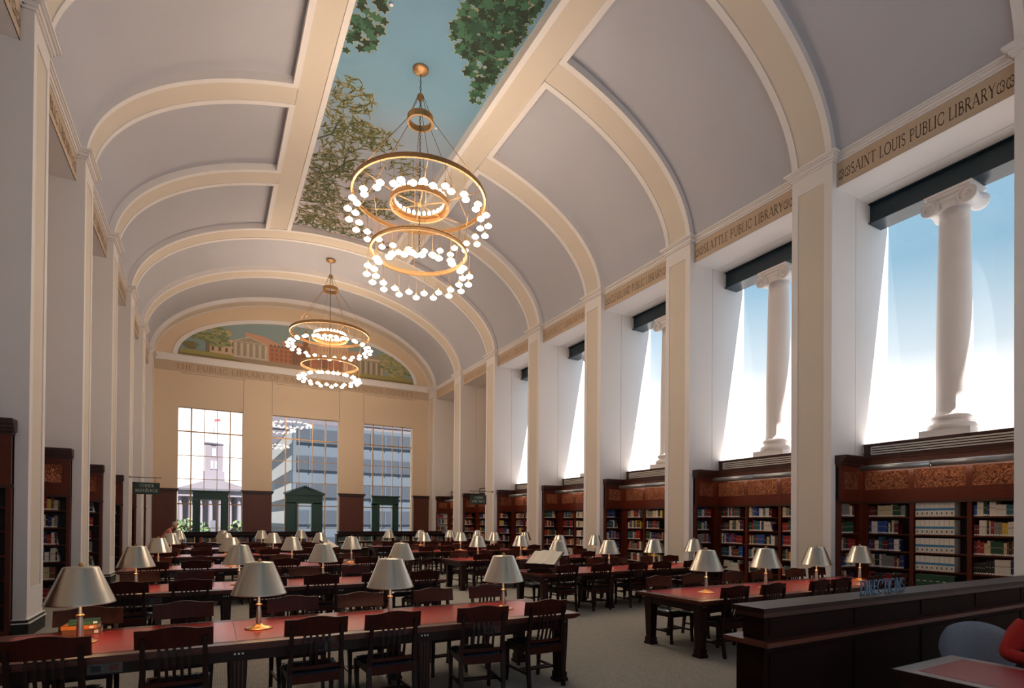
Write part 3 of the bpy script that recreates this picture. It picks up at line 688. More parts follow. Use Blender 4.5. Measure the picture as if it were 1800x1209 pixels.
def fill(bay, col, side, a0, a1, front, shelf, full=.85, kind=None):
    """books along the axis: side 'x' = spines face -X, running along Y from a1 down to a0; side 'y' = spines face -Y, along X"""
    z = SH[shelf]; room = .33
    pos = 0; width = a1 - a0; n = 0; stop = width * full
    run = None; names = list(PAL)
    while True:
        if kind == 'set': th, h, dp, c = .082, .285, .24, 'binder'
        elif kind == 'green': th, h, dp, c = .11, .29, .24, 'dark green'
        else:
            if run is None or run[1] <= 0:
                run = (bk.choices(names, [12, 5, 9, 7, 4, 6, 8, 13, 10, 5, 5, 2, 3, 1])[0], bk.choice([1, 1, 1, 2, 2, 3, 6]), bk.uniform(.20, .28), bk.uniform(.022, .05))
            c, h, th, dp = run[0], run[2], run[3], bk.uniform(.17, .22); run = (run[0], run[1] - 1, run[2], run[3])
        
            h = min(h + bk.uniform(-.006, .006), .295)
        if pos + th > stop: break
        lean = 0
        BOOKS.append([bay, col, shelf, side, (a1 - pos - th) if side == 'x' else (a0 + pos), front, z, th - .002, h, dp, c, lean, n]); pos += th; n += 1
    if kind is None and pos < width - .12 and bk.random() < .5:      # one last book leaning on its neighbours
        th, h, dp = .03, .25, .18
        BOOKS.append([bay, col, shelf, side, (a1 - pos - th - .01) if side == 'x' else (a0 + pos + .01), front, z, th, h, dp, bk.choice(names), .22, n])

def bookcase(k, mx):
    y0, y1 = YK(k) + PW, YK(k + 1)
    nm = ('bookcase')
    if mx: lab = 'tall dark wood bookcase in the left wall, %s bay from the near end' % ORD[k]
    else: lab = 'tall wooden bookcase with copper relief panels, %s bay of the right wall' % ORD[k]
    root = empty(nm, label=lab, cat='bookcase', group='built-in bookcases along the side walls')
    yr = y1 - .09                                         # front plane of the return unit (faces the camera)
    yd = y1 + .22
    posts = [y0 + .02, y0 + .02 + (yr - y0) / 3, y0 + .02 + 2 * (yr - y0) / 3, yr]
    c = MB(mx)
    for i, p in enumerate(posts):
        w_ = .10 if i in (0, 3) else .07
        a = p if i == 0 else p - w_ if i == 3 else p - w_ / 2
        c.box(BX, BX + .30, a, a + w_, 0, 2.26, M_case)
    c.box(BX + .30, BX + .33, y0 + .02, yr, 0, 3.2, M_in)
    c.box(BX - .02, BX + .30, y0 + .02, yr, 0, .10, M_case)
    # return unit along the pier cheek
    c.box(11.47, 11.53, yr, yd, 0, 2.26, M_case); c.box(BX - .12, BX + .02, yr, yd, 0, 2.26, M_case); c.box(11.47, BX, yd, yd + .03, 0, 3.2, M_in); c.box(11.47, BX, yr + .01, yd, 0, .10, M_case)
    c.build('frame', root)
    f = MB(mx)                                            # frieze board over the shelves
    f.box(BX, BX + .04, y0 + .02, yr, 2.20, 2.98, M_case); f.box(11.47, BX + .02, yr, yr + .04, 2.20, 2.98, M_case)
    f.box(BX - .02, BX, y0 + .02, yr, 2.20, 2.25, M_crown); f.box(11.44, BX, yr - .02, yr, 2.20, 2.25, M_crown)
    for i in range(4):                                    # raised rails round the relief panels
        a = posts[i]; w_ = .05
        f.box(BX - .015, BX, max(a - w_, y0 + .02), min(a + w_, yr), 2.26, 2.98, M_case)
    f.box(BX - .012, BX, y0 + .02, yr, 2.25, 2.50, M_case); f.box(BX - .012, BX, y0 + .02, yr, 2.87, 2.98, M_case)
    f.box(11.47, BX - .012, yr - .012, yr, 2.25, 2.50, M_case); f.box(11.47, BX - .012, yr - .012, yr, 2.87, 2.98, M_case); f.box(11.47, 11.60, yr - .012, yr, 2.5, 2.87, M_case); f.box(12.12, BX - .012, yr - .012, yr, 2.5, 2.87, M_case)
    f.build('frieze_board', root)
    for i in range(3):
        q = MB(mx); q.box(BX - .006, BX, posts[i] + .05, posts[i + 1] - .05, 2.50, 2.87, M_copper); q.build('copper_relief', root)
    q = MB(mx); q.box(11.60, 12.12, yr - .006, yr, 2.50, 2.87, M_copper); q.build('copper_relief', root)
    cr = MB(mx)
    for z0, z1, e in ((2.98, 3.02, .02), (3.02, 3.07, .05), (3.07, 3.13, .09), (3.13, 3.17, .13), (3.17, 3.20, .15)):
        cr.box(BX - e, BX + .33, y0 + .02, yr, z0, z1, M_crown); cr.box(11.47 - min(e, .04), BX, yr - e, yd, z0, z1, M_crown)
    cr.build('crown_moulding', root)
    for s in SH + [2.235]:
        for i in range(3):
            q = MB(mx); q.box(BX + .02, BX + .30, posts[i] + (.035 if i else .10), posts[i + 1] - (.035 if i < 2 else .10), s - .025, s, M_case); q.build('shelf', root)
        q = MB(mx); q.box(11.53, BX - .12, yr + .02, yd, s - .025, s, M_case); q.build('shelf', root)
    if not mx:
        gr = empty('air_grille', (0, 0, 0), label='long slotted white air grille above the bookcase in the %s bay of the right wall' % ORD[k], cat='grille', group='air grilles over the bookcases')
        q = MB(); q.box(BX + .08, BX + .14, y0 + .05, yr + .02, 3.205, 3.46, M_crown); q.box(BX + .06, BX + .14, y0 + .05, yr + .02, 3.44, 3.49, M_crown); q.build('housing', gr)
        q = MB()
        for j in range(4): q.box(BX + .058, BX + .08, y0 + .1, yr - .12, 3.245 + j * .05, 3.275 + j * .05, M_grille)
        q.box(BX + .058, BX + .08, yr - .14, yr - .12, 3.245, 3.425, M_grille); q.build('slats', gr)
    tb = empty('tube_light', (0, 0, 0), label='long metal tube lamp lighting the copper panels, %s bay of the %s wall' % (ORD[k], 'left' if mx else 'right'), cat='lamp', group='tube lamps on the bookcases')
    q = MB(mx); xm = 11.95; q.tube([(xm, y0 + .12, 2.93), (xm, (y0 + yr) / 2 - .012, 2.93)], .06, M_tube, 16); q.tube([(xm, (y0 + yr) / 2 + .012, 2.93), (xm, yr - .16, 2.93)], .06, M_tube, 16)
    q.tube([(xm, y0 + .1, 2.93), (xm, yr - .14, 2.93)], .02, M_tube, 8); q.build('tube', tb)
    q = MB(mx)
    for j in range(3):
        q = MB(mx); yy = y0 + .3 + j * (yr - y0 - .6) / 2; q.bar((xm, yy, 2.96), (BX - .005, yy, 2.965), .03, .02, M_tube); q.build('bracket', tb)
    q = MB(mx); q.poly([(xm + .062, y0 + .14, 2.94), (xm + .062, yr - .18, 2.94), (xm + .045, yr - .18, 2.885), (xm + .045, y0 + .14, 2.885)], M_strip); q.build('lamp_strip', tb)
    # the books
    if not mx:
        for i, cl in ((2, 'far column'), (1, 'middle column'), (0, 'near column')):
            a0, a1 = posts[i] + .05, posts[i + 1] - .05
            if i == 2: a1 -= .06
            if i == 0: a0 += .06
            for s in range(6):
                if k == 0 and i == 1: fill(k, cl, 'x', a0, a1, BX + .04, s, .86 - .1 * (s == 0), kind='set' if s >= 2 else 'green')
                elif s == 0 and bk.random() < .3: continue
                else: fill(k, cl, 'x', a0, a1, BX + .04, s, bk.uniform(.72, .97))
        for s in range(6): fill(k, 'return shelf', 'y', 11.54, BX - .13, yr + .05, s, bk.uniform(.6, .95))
    elif k in (1, 2, 3, 4):
        for s in range(6): fill(k + 20, 'left', 'ym', 8.94 - (BX - .13), 8.94 - 11.54, yr + .05, s, .8)
for k in range(0, 7): bookcase(k, False)
for k in range(0, 7): bookcase(k, True)

def book_mesh(c, z_only=False):
    b = MB(); m_ = MB_['white'] if c == 'binder' else MB_[c]      # unit book: x 0..1 thickness, y 0..1 depth (spine at y=0), z 0..1
    b.box(0, 1, 0, 1, 0, 1, m_)
    b.box(.08, .92, .97, 1.002, .02, .98, M_paper); b.box(.08, .92, .02, .98, .99, 1.001, M_paper)
    if c == 'binder': b.poly([(0, -.004, .40), (1, -.004, .40), (1, -.004, .56), (0, -.004, .56)], M_band); b.poly([(.3, -.005, .12), (.7, -.005, .12), (.7, -.005, .30), (.3, -.005, .30)], MB_['grey']); b.poly([(-.001, -.004, 0), (.03, -.004, 0), (.03, -.004, 1), (-.001, -.004, 1)], MB_['brown'])
    else: b.poly([(.1, -.004, .02), (.9, -.004, .02), (.9, -.004, .14), (.1, -.004, .14)], M_lab); b.poly([(.2, -.004, .55), (.8, -.004, .55), (.8, -.004, .60), (.2, -.004, .60)], MB_['cream' if c not in ('white', 'cream', 'grey') else 'brown'])
    return b
BM = {c: book_mesh(c).data('book') for c in list(PAL) + ['binder']}
GN = {'far column': 'far column', 'middle column': 'middle column', 'near column': 'near column', 'return shelf': 'narrow shelf beside the pier'}
def book_T(e):
    bay, col, s, side, a, fr, z, th, h, dp, c, lean, n = e
    if side == 'x': return Matrix.Translation((fr, a + th, z)) @ Matrix.Rotation(-PI / 2, 4, 'Z') @ Matrix.Rotation(-lean, 4, 'Y') @ Matrix.Diagonal((th, dp, h, 1))
    return Matrix.Translation((a, fr, z)) @ Matrix.Rotation(-lean, 4, 'Y') @ Matrix.Diagonal((th, dp, h, 1))
vis = [e for e in BOOKS if e[0] == 0 and not (e[1] != 'return shelf' and e[2] < 1)] + [e for e in BOOKS if e[0] == 1 and e[2] >= 2 and e[1] != 'near column']
chosen = vis[:298]; ids = set(id(e) for e in chosen); rest = [e for e in BOOKS if id(e) not in ids]
for e in chosen:
    bay, col, s, side, a, fr, z, th, h, dp, c, lean, n = e
    o = bpy.data.objects.new('book', BM[c]); C.objects.link(o); T = book_T(e); o.matrix_world = T
    nm = 'white blue-banded volume' if c == 'binder' else c + ' book'
    tag(o, '%s, %s from left, %s shelf up, %s, %s right bay' % (nm, ORD[min(n, 19)], ORD[s], {'return shelf': 'pier shelf'}.get(col, col), ORD[bay]), 'book',
        'books in the %s' % BAYN[bay])
st = MB()
def add_book(e):
    T = book_T(e); c = e[10]; b = BOOKV[c]; st.v_off = len(st.v)
    n = len(st.v); st.v += [tuple(T @ Vector(v)) for v in b.v]
    for f, m_, in zip(b.f, b.m): st.f.append(tuple(i + n for i in f)); st.m.append(st.mi(b.mats[m_])); st.sm.append(False)
BOOKV = {c: book_mesh(c) for c in list(PAL) + ['binder']}
for e in rest: add_book(e)

# low shelving in front of the far windows ----------------------------------------
def low_shelf(x0, x1, y0, label):
    root = empty('low_bookcase', label=label, cat='bookcase', group='low shelving before the far windows')
    c = MB(); c.box(x0 - .04, x1 + .04, y0 - .04, y0 + .42, 1.06, 1.10, M_wood); c.build('top', root)
    c = MB(); c.box(x0 + .1, x1 - .1, y0 + .16, y0 + .42, 1.10, 1.20, M_wood); c.box(x0 + .06, x1 - .06, y0 + .12, y0 + .45, 1.20, 1.23, M_wood); c.build('raised_ledge', root)
    c = MB(); c.box(x0, x1, y0 + .36, y0 + .40, 0, 1.06, M_in); n = max(2, round((x1 - x0) / .95))
    for i in range(n + 1):
        x = x0 + (x1 - x0 - .04) * i / n; c.box(x, x + .04, y0, y0 + .38, 0, 1.06, M_wood)
    for z in (.08, .42, .74): c.box(x0, x1, y0 + .01, y0 + .37, z - .02, z, M_wood)
    c.build('frame', root)
    for i in range(n):
        a = x0 + (x1 - x0) * i / n + .06; b_ = x0 + (x1 - x0) * (i + 1) / n - .05
        for z in (.42, .74):
            pos = a
            while pos < b_ - .05:
                th = bk.uniform(.025, .05); e = [30, '', 0, 'y', pos, y0 + .03, z, th - .002, bk.uniform(.20, .27), .2, bk.choices(list(PAL), [5, 3, 5, 3, 4, 14, 8, 4, 3, 4, 3, 1, 1, 1])[0], 0, 0]; add_book(e); pos += th
            if bk.random() < .2: pos += .1
low_shelf(-1.45, 4.70, 27.0, 'long low dark bookcase under the left and middle far windows')
low_shelf(5.35, 10.9, 27.0, 'long low dark bookcase under the right far window')
tag(st.build('shelved_books'), 'rows of mixed library books further along the shelves', 'books', kind='stuff')

# ------------------------------------------------------------------ chair
def make_chair():
    root = empty('reading_chair', (0, 0, 0), cat='chair')
    def by(z): return -.205 - .075 * max(0, (z - .46) / .48) ** 1.1 + (.0 if z > .46 else -.05 * ((.46 - z) / .46) ** 1.5)      # line of the back posts
    c = MB(); xs = [-.26 + .52 * i / 16 for i in range(17)]; vs = []; top = lambda x: .925 + .022 * max(0, math.cos(x / .26 * PI / 1.15)) + .004
    for x in xs:
        bow = -.03 * (1 - (x / .26) ** 2)
        for z, dy in ((.785, .028), (.785, 0), (top(x), 0), (top(x), .028)): vs.append((x, by(z) + dy + bow + .022, z))
    fs = [(0, 1, 2, 3), (67, 66, 65, 64)]
    for i in range(16):
        for k in range(4): fs.append((4 * i + k, 4 * i + 4 + k, 4 * i + 4 + (k + 1) % 4, 4 * i + (k + 1) % 4))
    c.mesh(vs, [f[::-1] for f in fs], M_woodx); c.build('crest_rail', root)
    for s in (1, -1):
        c = MB(); zs = [0, .15, .3, .46, .6, .75, .87]; c.rail([(s * (.215 - .01 * (z > .5)), by(z), z) for z in zs], [.034, .036, .04, .042, .036, .034, .026], [.034, .036, .042, .046, .038, .034, .026], M_wood, up=(0, 1, 0)); c.build('rear_leg', root)
        c = MB(); c.rail([(s * .215, .225, .43), (s * .212, .235, .30), (s * .208, .228, .15), (s * .212, .245, 0)], [.046, .04, .032, .03], [.06, .044, .032, .034], M_wood, up=(0, 1, 0)); c.build('front_leg', root)
        c = MB(); c.rail([(s * .215, -.2, .17), (s * .21, .23, .17)], .018, .026, M_wood); c.build('side_stretcher', root)
        c = MB(); c.rail([(s * .213, -.21, .46), (s * .213, -.15, .425), (s * .213, 0, .415), (s * .213, .2, .42)], .03, [.06, .075, .06, .06], M_wood); c.build('seat_rail', root)
    for i in range(5):
        x = -.11 + .055 * i; c = MB(); c.rail([(x * .92, by(z) + .006 - .028 * math.sin((z - .49) / .31 * PI) * 1 + .0, z) for z in (.49, .56, .64, .72, .80)], .022, .012, M_wood, up=(0, 1, 0)); c.build('slat', root)
    c = MB(); c.rail([(-.21, -.205, .505), (0, -.225, .505), (.21, -.205, .505)], .02, .03, M_woodx); c.build('lower_back_rail', root)
    c = MB(); c.rail([(-.205, -.215, .41), (0, -.225, .41), (.205, -.215, .41)], .024, .075, M_woodx); c.build('rear_seat_rail', root); c = MB(); c.rail([(-.2, .225, .415), (.2, .225, .415)], .03, .06, M_wood); c.build('front_seat_rail', root)
    c = MB(); nx_, ny_ = 10, 8; vs = []
    for j in range(ny_ + 1):
        for i in range(nx_ + 1):
            u, v = -1 + 2 * i / nx_, -1 + 2 * j / ny_; w_ = .215 + .015 * v
            vs.append((u * w_, v * .225 + .01, .478 - .010 * (1 - u * u) * (1 - v * v) - .022 * (max(abs(u), abs(v)) > .99)))
    fs = [(j * (nx_ + 1) + i, j * (nx_ + 1) + i + 1, (j + 1) * (nx_ + 1) + i + 1, (j + 1) * (nx_ + 1) + i) for j in range(ny_) for i in range(nx_)]
    c.mesh(vs, fs, M_seat, True); c.box(-.21, .21, -.205, .225, .44, .46, M_seat); c.build('seat', root)
    c = MB(); c.rail([(-.21, .02, .165), (.21, .02, .165)], .018, .024, M_wood); c.rail([(-.21, -.04, .165), (.21, -.04, .165)], .018, .024, M_wood); c.build('cross_stretcher', root)
    snapshot(root); return root

# ------------------------------------------------------------------ reading table (origin at its centre on the floor)
TLX, TWY = 5.16, 1.24
def make_table():
    root = empty('reading_table', (0, 0, 0), cat='table', group='long reading tables'); hx, hy = TLX / 2, TWY / 2
    c = MB()
    for z0, z1, e in ((.700, .712, -.035), (.712, .725, -.02), (.725, .752, 0), (.752, .760, -.006)): c.box(-(hx + e), hx + e, -(hy + e), hy + e, z0, z1, M_top)
    c.build('tabletop', root)
    c = MB(); n = 3; wd = (2 * hx - .24) / n
    for i in range(n): a = -hx + .12 + i * wd; c.box(a + .004, a + wd - .004, -hy + .13, hy - .13, .7605, .7625, M_leather)
    c.build('leather_inset', root)
    c = MB(); c.box(-hx + .12, hx - .12, -hy + .10, -hy + .13, .60, .70, M_wood); c.box(-hx + .12, hx - .12, hy - .13, hy - .10, .60, .70, M_wood)
    c.box(-hx + .1, -hx + .13, -hy + .12, hy - .12, .60, .70, M_wood); c.box(hx - .13, hx - .1, -hy + .12, hy - .12, .60, .70, M_wood); c.build('apron', root)
    for i in range(4):
        x = -hx + .16 + (2 * hx - .32) * i / 3
        for s in (1, -1):
            y = s * (hy - .16); c = MB(); c.rail([(x, y, .70), (x, y, .60), (x, y, .10)], [.13, .13, .10], [.13, .13, .10], M_wood, up=(0, 1, 0)); c.box(x - .06, x + .06, y - .06, y + .06, .035, .10, M_wood); c.box(x - .07, x + .07, y - .07, y + .07, 0, .035, M_wood)
            for j in (-1, 0, 1):
                c.box(x + j * .03 - .007, x + j * .03 + .007, y + s * .066, y + s * .070, .655, .669, M_nickel)
                c.rail([(x + j * .03, y + s * .062, .60), (x + j * .03, y + s * .051, .14)], .012, .008, M_crown, up=(0, 1, 0))
            c.build('leg', root)
    for s in (1, -1):
        for x in (-1.7, -.1, 1.55):
            c = MB(); y = s * (hy - .085); c.box(x - .11, x + .11, min(y, y - s * .02), max(y, y - s * .02), .615, .69, M_grey)
            for j in (-1, 1):
                c.box(x + j * .055 - .03, x + j * .055 + .03, min(y, y + s * .004), max(y, y + s * .004), .63, .675, M_redsock if j > 0 else M_black)
            c.build('outlet_box', root)
    c = MB()
    for s in (1, -1): c.tube([(s * (hx - .2), -hy + .2, .56), (s * (hx - .2), hy - .2, .56)], .008, M_nickel, 8)
    c.build('tie_rod', root)
    snapshot(root); return root

def make_lamp():
    root = empty('table_lamp', (0, 0, 0), cat='lamp', group='table lamps on the reading tables')
    c = MB(); c.lathe([(0, 0), (.118, 0), (.12, .006), (.105, .012), (.07, .020), (.045, .032), (.028, .046), (.0, .05)], M_brass, n=32); c.build('base', root)
    c = MB(); c.lathe([(.024, .04), (.027, .06), (.023, .15), (.017, .215), (.016, .24), (.012, .25), (.011, .52)], M_nickel, n=16); c.build('stem', root)
    c = MB(); c.lathe([(.0, .212), (.026, .212), (.03, .22), (.026, .228), (0, .228)], M_brass, n=16); c.build('collar', root)
    c = MB(); c.lathe([(.236, .318), (.240, .322), (.236, .328), (.122, .606), (.116, .612), (.03, .620), (0, .620)], M_nickel, n=48); c.lathe([(.230, .324), (.116, .602), (0, .608)], M_shadein, n=48); c.build('shade', root)
    c = MB(); c.lathe([(0, .618), (.012, .62), (.018, .632), (.012, .645), (0, .65)], M_brass, n=12); c.build('finial', root)
    c = MB(); c.lathe([(0, .40), (.022, .41), (.032, .44), (.024, .475), (.012, .50), (0, .50)], mat('lamp_bulb', (255, 230, 190), .4, emit=((1, .66, .38), 150.0)), n=12); c.build('bulb', root)
    snapshot(root); return root

chair0, table0, lamp0 = make_chair(), make_table(), make_lamp()
ROWS = [5.57, 9.42, 13.30, 17.50, 21.60]
CX = {'left': 1.03, 'right': 8.10}
RN = ['front', 'second', 'middle', 'fourth', 'back']
used = [False] * 3
jr = random.Random(3)
OFF = [-1.98, -1.23, -.23, .47, 1.37, 2.14]
def put(proto, i, loc, rz, label, group=None):
    if not used[i]:
        used[i] = True; proto.location = loc; proto.rotation_euler = (0, 0, rz); tag(proto, label, group=group); return proto
    return copy_tree(proto, loc, rz, label, group)
for r, yc in enumerate(ROWS):
    for side in ('left', 'right'):
        xc = CX[side]
        put(table0, 1, (xc, yc, 0), 0, 'long dark reading table with oxblood leather top, %s table of the %s-hand row' % (RN[r], side))
        for i, lx in enumerate((-1.94, -.62, .62, 1.95) if side == 'left' else (-1.78, -.45, .86, 2.15)):
            put(lamp0, 2, (xc + lx, yc + .01, .7625), jr.random() * 6, 'metal table lamp with cone shade, %s from the left on the %s %s-hand table' % (ORD[i], RN[r], side))
        for near in (1, 0):
            for i, ox in enumerate(OFF):
                if side == 'right' and r == 0 and i in (2,) and near: ox += .08
                dy = jr.uniform(-.035, .02); rz = jr.uniform(-.07, .07); x = xc + ox + jr.uniform(-.03, .03)
                if near: loc = (x, yc - .42 + dy, 0); a = rz
                else: loc = (x, yc + .38 - dy + .14, 0); a = PI + rz
                if r == 0 and side == 'left' and near and i == 4: loc = (xc + ox, yc - .50, 0); a = -.16
                put(chair0, 0, loc, a, 'dark slat-back chair, %s from left, %s side of %s %s-hand table' % (ORD[i], 'near' if near else 'far', RN[r], side), 'reading chairs round the tables')

# stack of books behind the first lamp
for i, (c, x, y, w_, d_, h_, rz, m_) in enumerate((('dark brown', -.96, 6.03, .27, .19, .045, .05, 'brown'), ('tan', -.97, 6.02, .25, .17, .036, -.08, 'orange'), ('dark green', -.95, 6.03, .22, .16, .034, .12, 'dark green'))):
    b = MB(); z = .7625 + (0, .045, .081)[i]; hh = h_
    b.box(-w_ / 2, w_ / 2, -d_ / 2, -d_ / 2 + .006, 0, hh, MB_[m_]); b.box(-w_ / 2, w_ / 2, -d_ / 2, d_ / 2, 0, .004, MB_[m_]); b.box(-w_ / 2, w_ / 2, -d_ / 2, d_ / 2, hh - .004, hh, MB_[m_])
    b.box(-w_ / 2 + .004, w_ / 2 - .004, -d_ / 2 + .006, d_ / 2 - .004, .004, hh - .004, M_paper); b.box(w_ / 2 - .05, w_ / 2 - .02, -d_ / 2 - .001, -d_ / 2, .008, hh - .008, M_lab)
    o = b.build('book', None, (x, y, z)); o.rotation_euler = (0, 0, rz)
    tag(o, '%s closed book lying %s of the small stack behind the nearest lamp' % (c, ('at the bottom', 'in the middle', 'on top')[i]), 'book', 'stack of books on the front table')

# sloping book rests with an open atlas
def book_rest(x, y, rz, label, lab2):
    root = empty('book_rest', (x, y, .7625), rz, label=label, cat='book rest')
    c = MB(); c.box(-.28, .28, -.19, .19, 0, .04, M_wood); c.box(-.24, .24, -.15, .15, .04, .07, M_wood); c.build('foot', root)
    c = MB(); c.prism([(-.15, .07), (.15, .07), (.15, .34), (-.15, .16)], 'x', -.2, .2, M_panel); c.build('pedestal', root)
    c = MB(); c.prism([(-.21, .13), (.21, .385), (.21, .405), (-.21, .15)], 'x', -.34, .34, M_wood); c.box(-.34, .34, -.225, -.205, .12, .18, M_wood); c.build('sloping_board', root)
    b = empty('open_book', (x, y, .7625), rz, label=lab2, cat='book')
    c = MB()
    for s in (1, -1):
        vs = []
        for i in range(7):
            u = i / 6; hgt = .012 + .026 * math.sin(PI * min(1, u * 1.4 + .1)) * (1 - u * .5)
            for v in (-.19, .20):
                z = .15 + (v + .21) * (.255 / .42) + hgt; vs.append((s * u * .31, v, z)); vs.append((s * u * .31, v, z - hgt + .001))
        fs = []
        for i in range(6):
            a = 4 * i; fs += [(a, a + 4, a + 6, a + 2), (a + 1, a + 3, a + 7, a + 5), (a, a + 1, a + 5, a + 4), (a + 2, a + 6, a + 7, a + 3)]
        fs += [(24, 25, 27, 26), (0, 2, 3, 1)]
        c.mesh(vs, fs, M_paper, False)
    c.build('pages', b)
book_rest(5.86, 9.25, R(-60), 'wooden sloping book rest on the corner of the second right-hand table', 'large open book lying on the sloping rest, second right-hand table')
book_rest(3.25, 17.45, R(60), 'wooden sloping book rest at the right end of the fourth left-hand table', 'open book on the sloping rest, fourth left-hand table')

# ------------------------------------------------------------------ reference counter, desk, letters
root = empty('counter', label='long dark wooden reference counter with raised top in the right foreground', cat='counter')
c = MB(); c.box(3.52, 9.2, 2.58, 2.86, 1.115, 1.15, M_wood); c.build('top', root)
c = MB(); c.box(3.60, 9.15, 2.64, 2.82, .90, 1.115, M_dark)
for i in range(5):
    a = 3.66 + i * 1.1; c.box(a, a + 1.0, 2.632, 2.64, .93, 1.06, M_dark)
c.box(3.56, 9.18, 2.61, 2.85, 1.075, 1.115, M_crown); c.build('upper_panel', root)
c = MB(); c.box(3.53, 9.2, 2.56, 2.95, .865, .90, M_panel); c.build('ledge', root)
c = MB(); c.box(3.60, 9.15, 2.64, 2.88, .0, .865, M_dark)
for i in range(5):
    a = 3.66 + i * 1.1; c.box(a, a + 1.0, 2.63, 2.64, .12, .80, M_dark)
c.build('base', root)
sg = empty('letter_sign', (0, 0, 0), label='freestanding blue metal letters reading DIRECTIONS on the counter top', cat='sign')
u = 0; wd = text_width('DIRECTIONS', .02); sx = .73 / wd
for ch in 'DIRECTIONS':
    q = MB(); strokes(q, ch, lambda a, v, d_: (4.96 + (u + a) * sx, 2.70 - d_, 1.151 + v * .125), M_blueletter, depth=.008); q.build('letter', sg); u += GL[ch][0] + .02
root = empty('desk', label='small desk with red leather top beside the counter in the right foreground', cat='desk')
c = MB(); c.box(4.23, 5.10, .35, 2.09, .715, .75, M_wood); c.box(4.24, 5.09, .36, 2.08, .75, .7515, mat('desk_border', (150, 140, 136), .3, coat=.5)); c.build('desktop', root)
c = MB(); c.box(4.33, 5.00, .45, 1.97, .7515, .7535, M_leather); c.build('leather_inset', root)
c = MB(); c.box(4.27, 5.06, .40, 2.05, .60, .715, M_wood); c.box(4.27, 4.33, .4, 2.05, 0.0, .6, M_wood); c.box(5.0, 5.06, .4, .5, 0, .6, M_wood); c.box(5.0, 5.06, 1.95, 2.05, 0, .6, M_wood); c.build('base', root)

def swivel_chair(x, y, rz, label):
    root = empty('office_chair', (x, y, 0), rz, label=label, cat='chair')
    c = MB(); nu, nv = 14, 12; vs = []
    for f_ in (0, 1):
        for j in range(nv + 1):
            for i in range(nu + 1):
                a, b = -1 + 2 * i / nu, -1 + 2 * j / nv
                # squircle outline
                w_ = .27 * (1 - .10 * max(0, -b)); X = w_ * a * math.sqrt(max(0, 1 - b * b * .42)); Z = .66 + .25 * b * math.sqrt(max(0, 1 - a * a * .42))
                th = .045 * math.sqrt(max(0, 1 - a ** 4)) * math.sqrt(max(0, 1 - b ** 4)); Y = -.24 - .10 * (Z - .45) + .06 * a * a + (th if f_ else -th)
                vs.append((X, Y, Z))
    k0 = (nu + 1) * (nv + 1); fs = []
    for f_ in (0, 1):
        for j in range(nv):
            for i in range(nu):
                q = [f_ * k0 + j * (nu + 1) + i, f_ * k0 + j * (nu + 1) + i + 1, f_ * k0 + (j + 1) * (nu + 1) + i + 1, f_ * k0 + (j + 1) * (nu + 1) + i]; fs.append(q if f_ else q[::-1])
    c.mesh(vs, fs, M_bluefab, True); c.build('backrest', root)
    c = MB(); c.lathe([(0, .42), (.22, .42), (.25, .45), (.25, .48), (.2, .50), (0, .505)], M_bluefab, n=28); c.build('seat', root)
    c = MB(); c.tube([(0, 0, .42), (0, 0, .12)], .03, M_black, 10); c.rail([(0, .0, .42), (0, -.28, .42), (0, -.31, .60)], .06, .02, M_black, up=(1, 0, 0)); c.build('column', root)
    for i in range(5):
        a = i * 2 * PI / 5; q = MB(); q.bar((0, 0, .13), (.28 * math.cos(a), .28 * math.sin(a), .07), .05, .035, M_black, w1=.03, h1=.02); q.lathe([(0, -.012), (.027, -.012), (.027, .012), (0, .012)], M_black, (.28 * math.cos(a), .28 * math.sin(a), .027), 12, axis='x'); q.build('base_arm', root)
    return root
swivel_chair(5.74, 2.16, R(111), 'blue-grey fabric office chair with rounded back between desk and counter')
swivel_chair(5.55, 1.58, R(90), 'blue-grey office chair under the person in red')

# ------------------------------------------------------------------ hanging signs
def hang_sign(x0, x1, y, z0, z1, lines, label, wall_x):
    root = empty('hanging_sign', label=label, cat='sign')
    c = MB(); c.box(x0, x1, y - .02, y + .02, z0, z1, M_sign); c.build('board', root)
    c = MB(); d_ = .18 if wall_x < x0 else -.18
    c.tube([(wall_x, y, z1 + .17), (x1 + .05 if wall_x < x0 else x0 - .05, y, z1 + .17)], .012, M_black, 8); c.lathe([(0, -.01), (.05, -.01), (.05, .01), (0, .01)], M_black, (wall_x, y, z1 + .17), 12, axis='x'); c.build('bracket', root)
    for x in (x0 + .14, x1 - .14):
        c = MB(); c.tube([(x, y, z1), (x, y, z1 + .17)], .006, M_black, 6); c.build('hanger', root)
    c = MB(); n = len(lines)
    for i, s in enumerate(lines):
        wd = text_width(s); h = (z1 - z0) * .24; sx = min(h * .95, (x1 - x0) * .86 / wd)
        zz = z1 - (z1 - z0) * (.16 + .24 + i * .40); cx = (x0 + x1) / 2
        strokes(c, s, lambda u, v, d: (cx - wd * sx / 2 + u * sx, y - .0215, zz + v * h), M_signtxt)
    cx = (x0 + x1) / 2; zz = (z0 + z1) / 2; c.box(cx - .012, cx + .012, y - .0215, y - .02, zz - .012, zz + .012, M_signtxt); c.build('sign_lettering', root)
hang_sign(-2.24, -1.50, 22.25, 2.60, 3.0, ['COPIER', 'REFERENCE'], 'dark green hanging sign reading COPIER REFERENCE on the left wall', -2.36)
hang_sign(10.20, 10.96, 22.25, 2.53, 2.95, ['COPIER', 'FINE ARTS'], 'dark green hanging sign reading COPIER FINE ARTS on the right wall', 11.3)

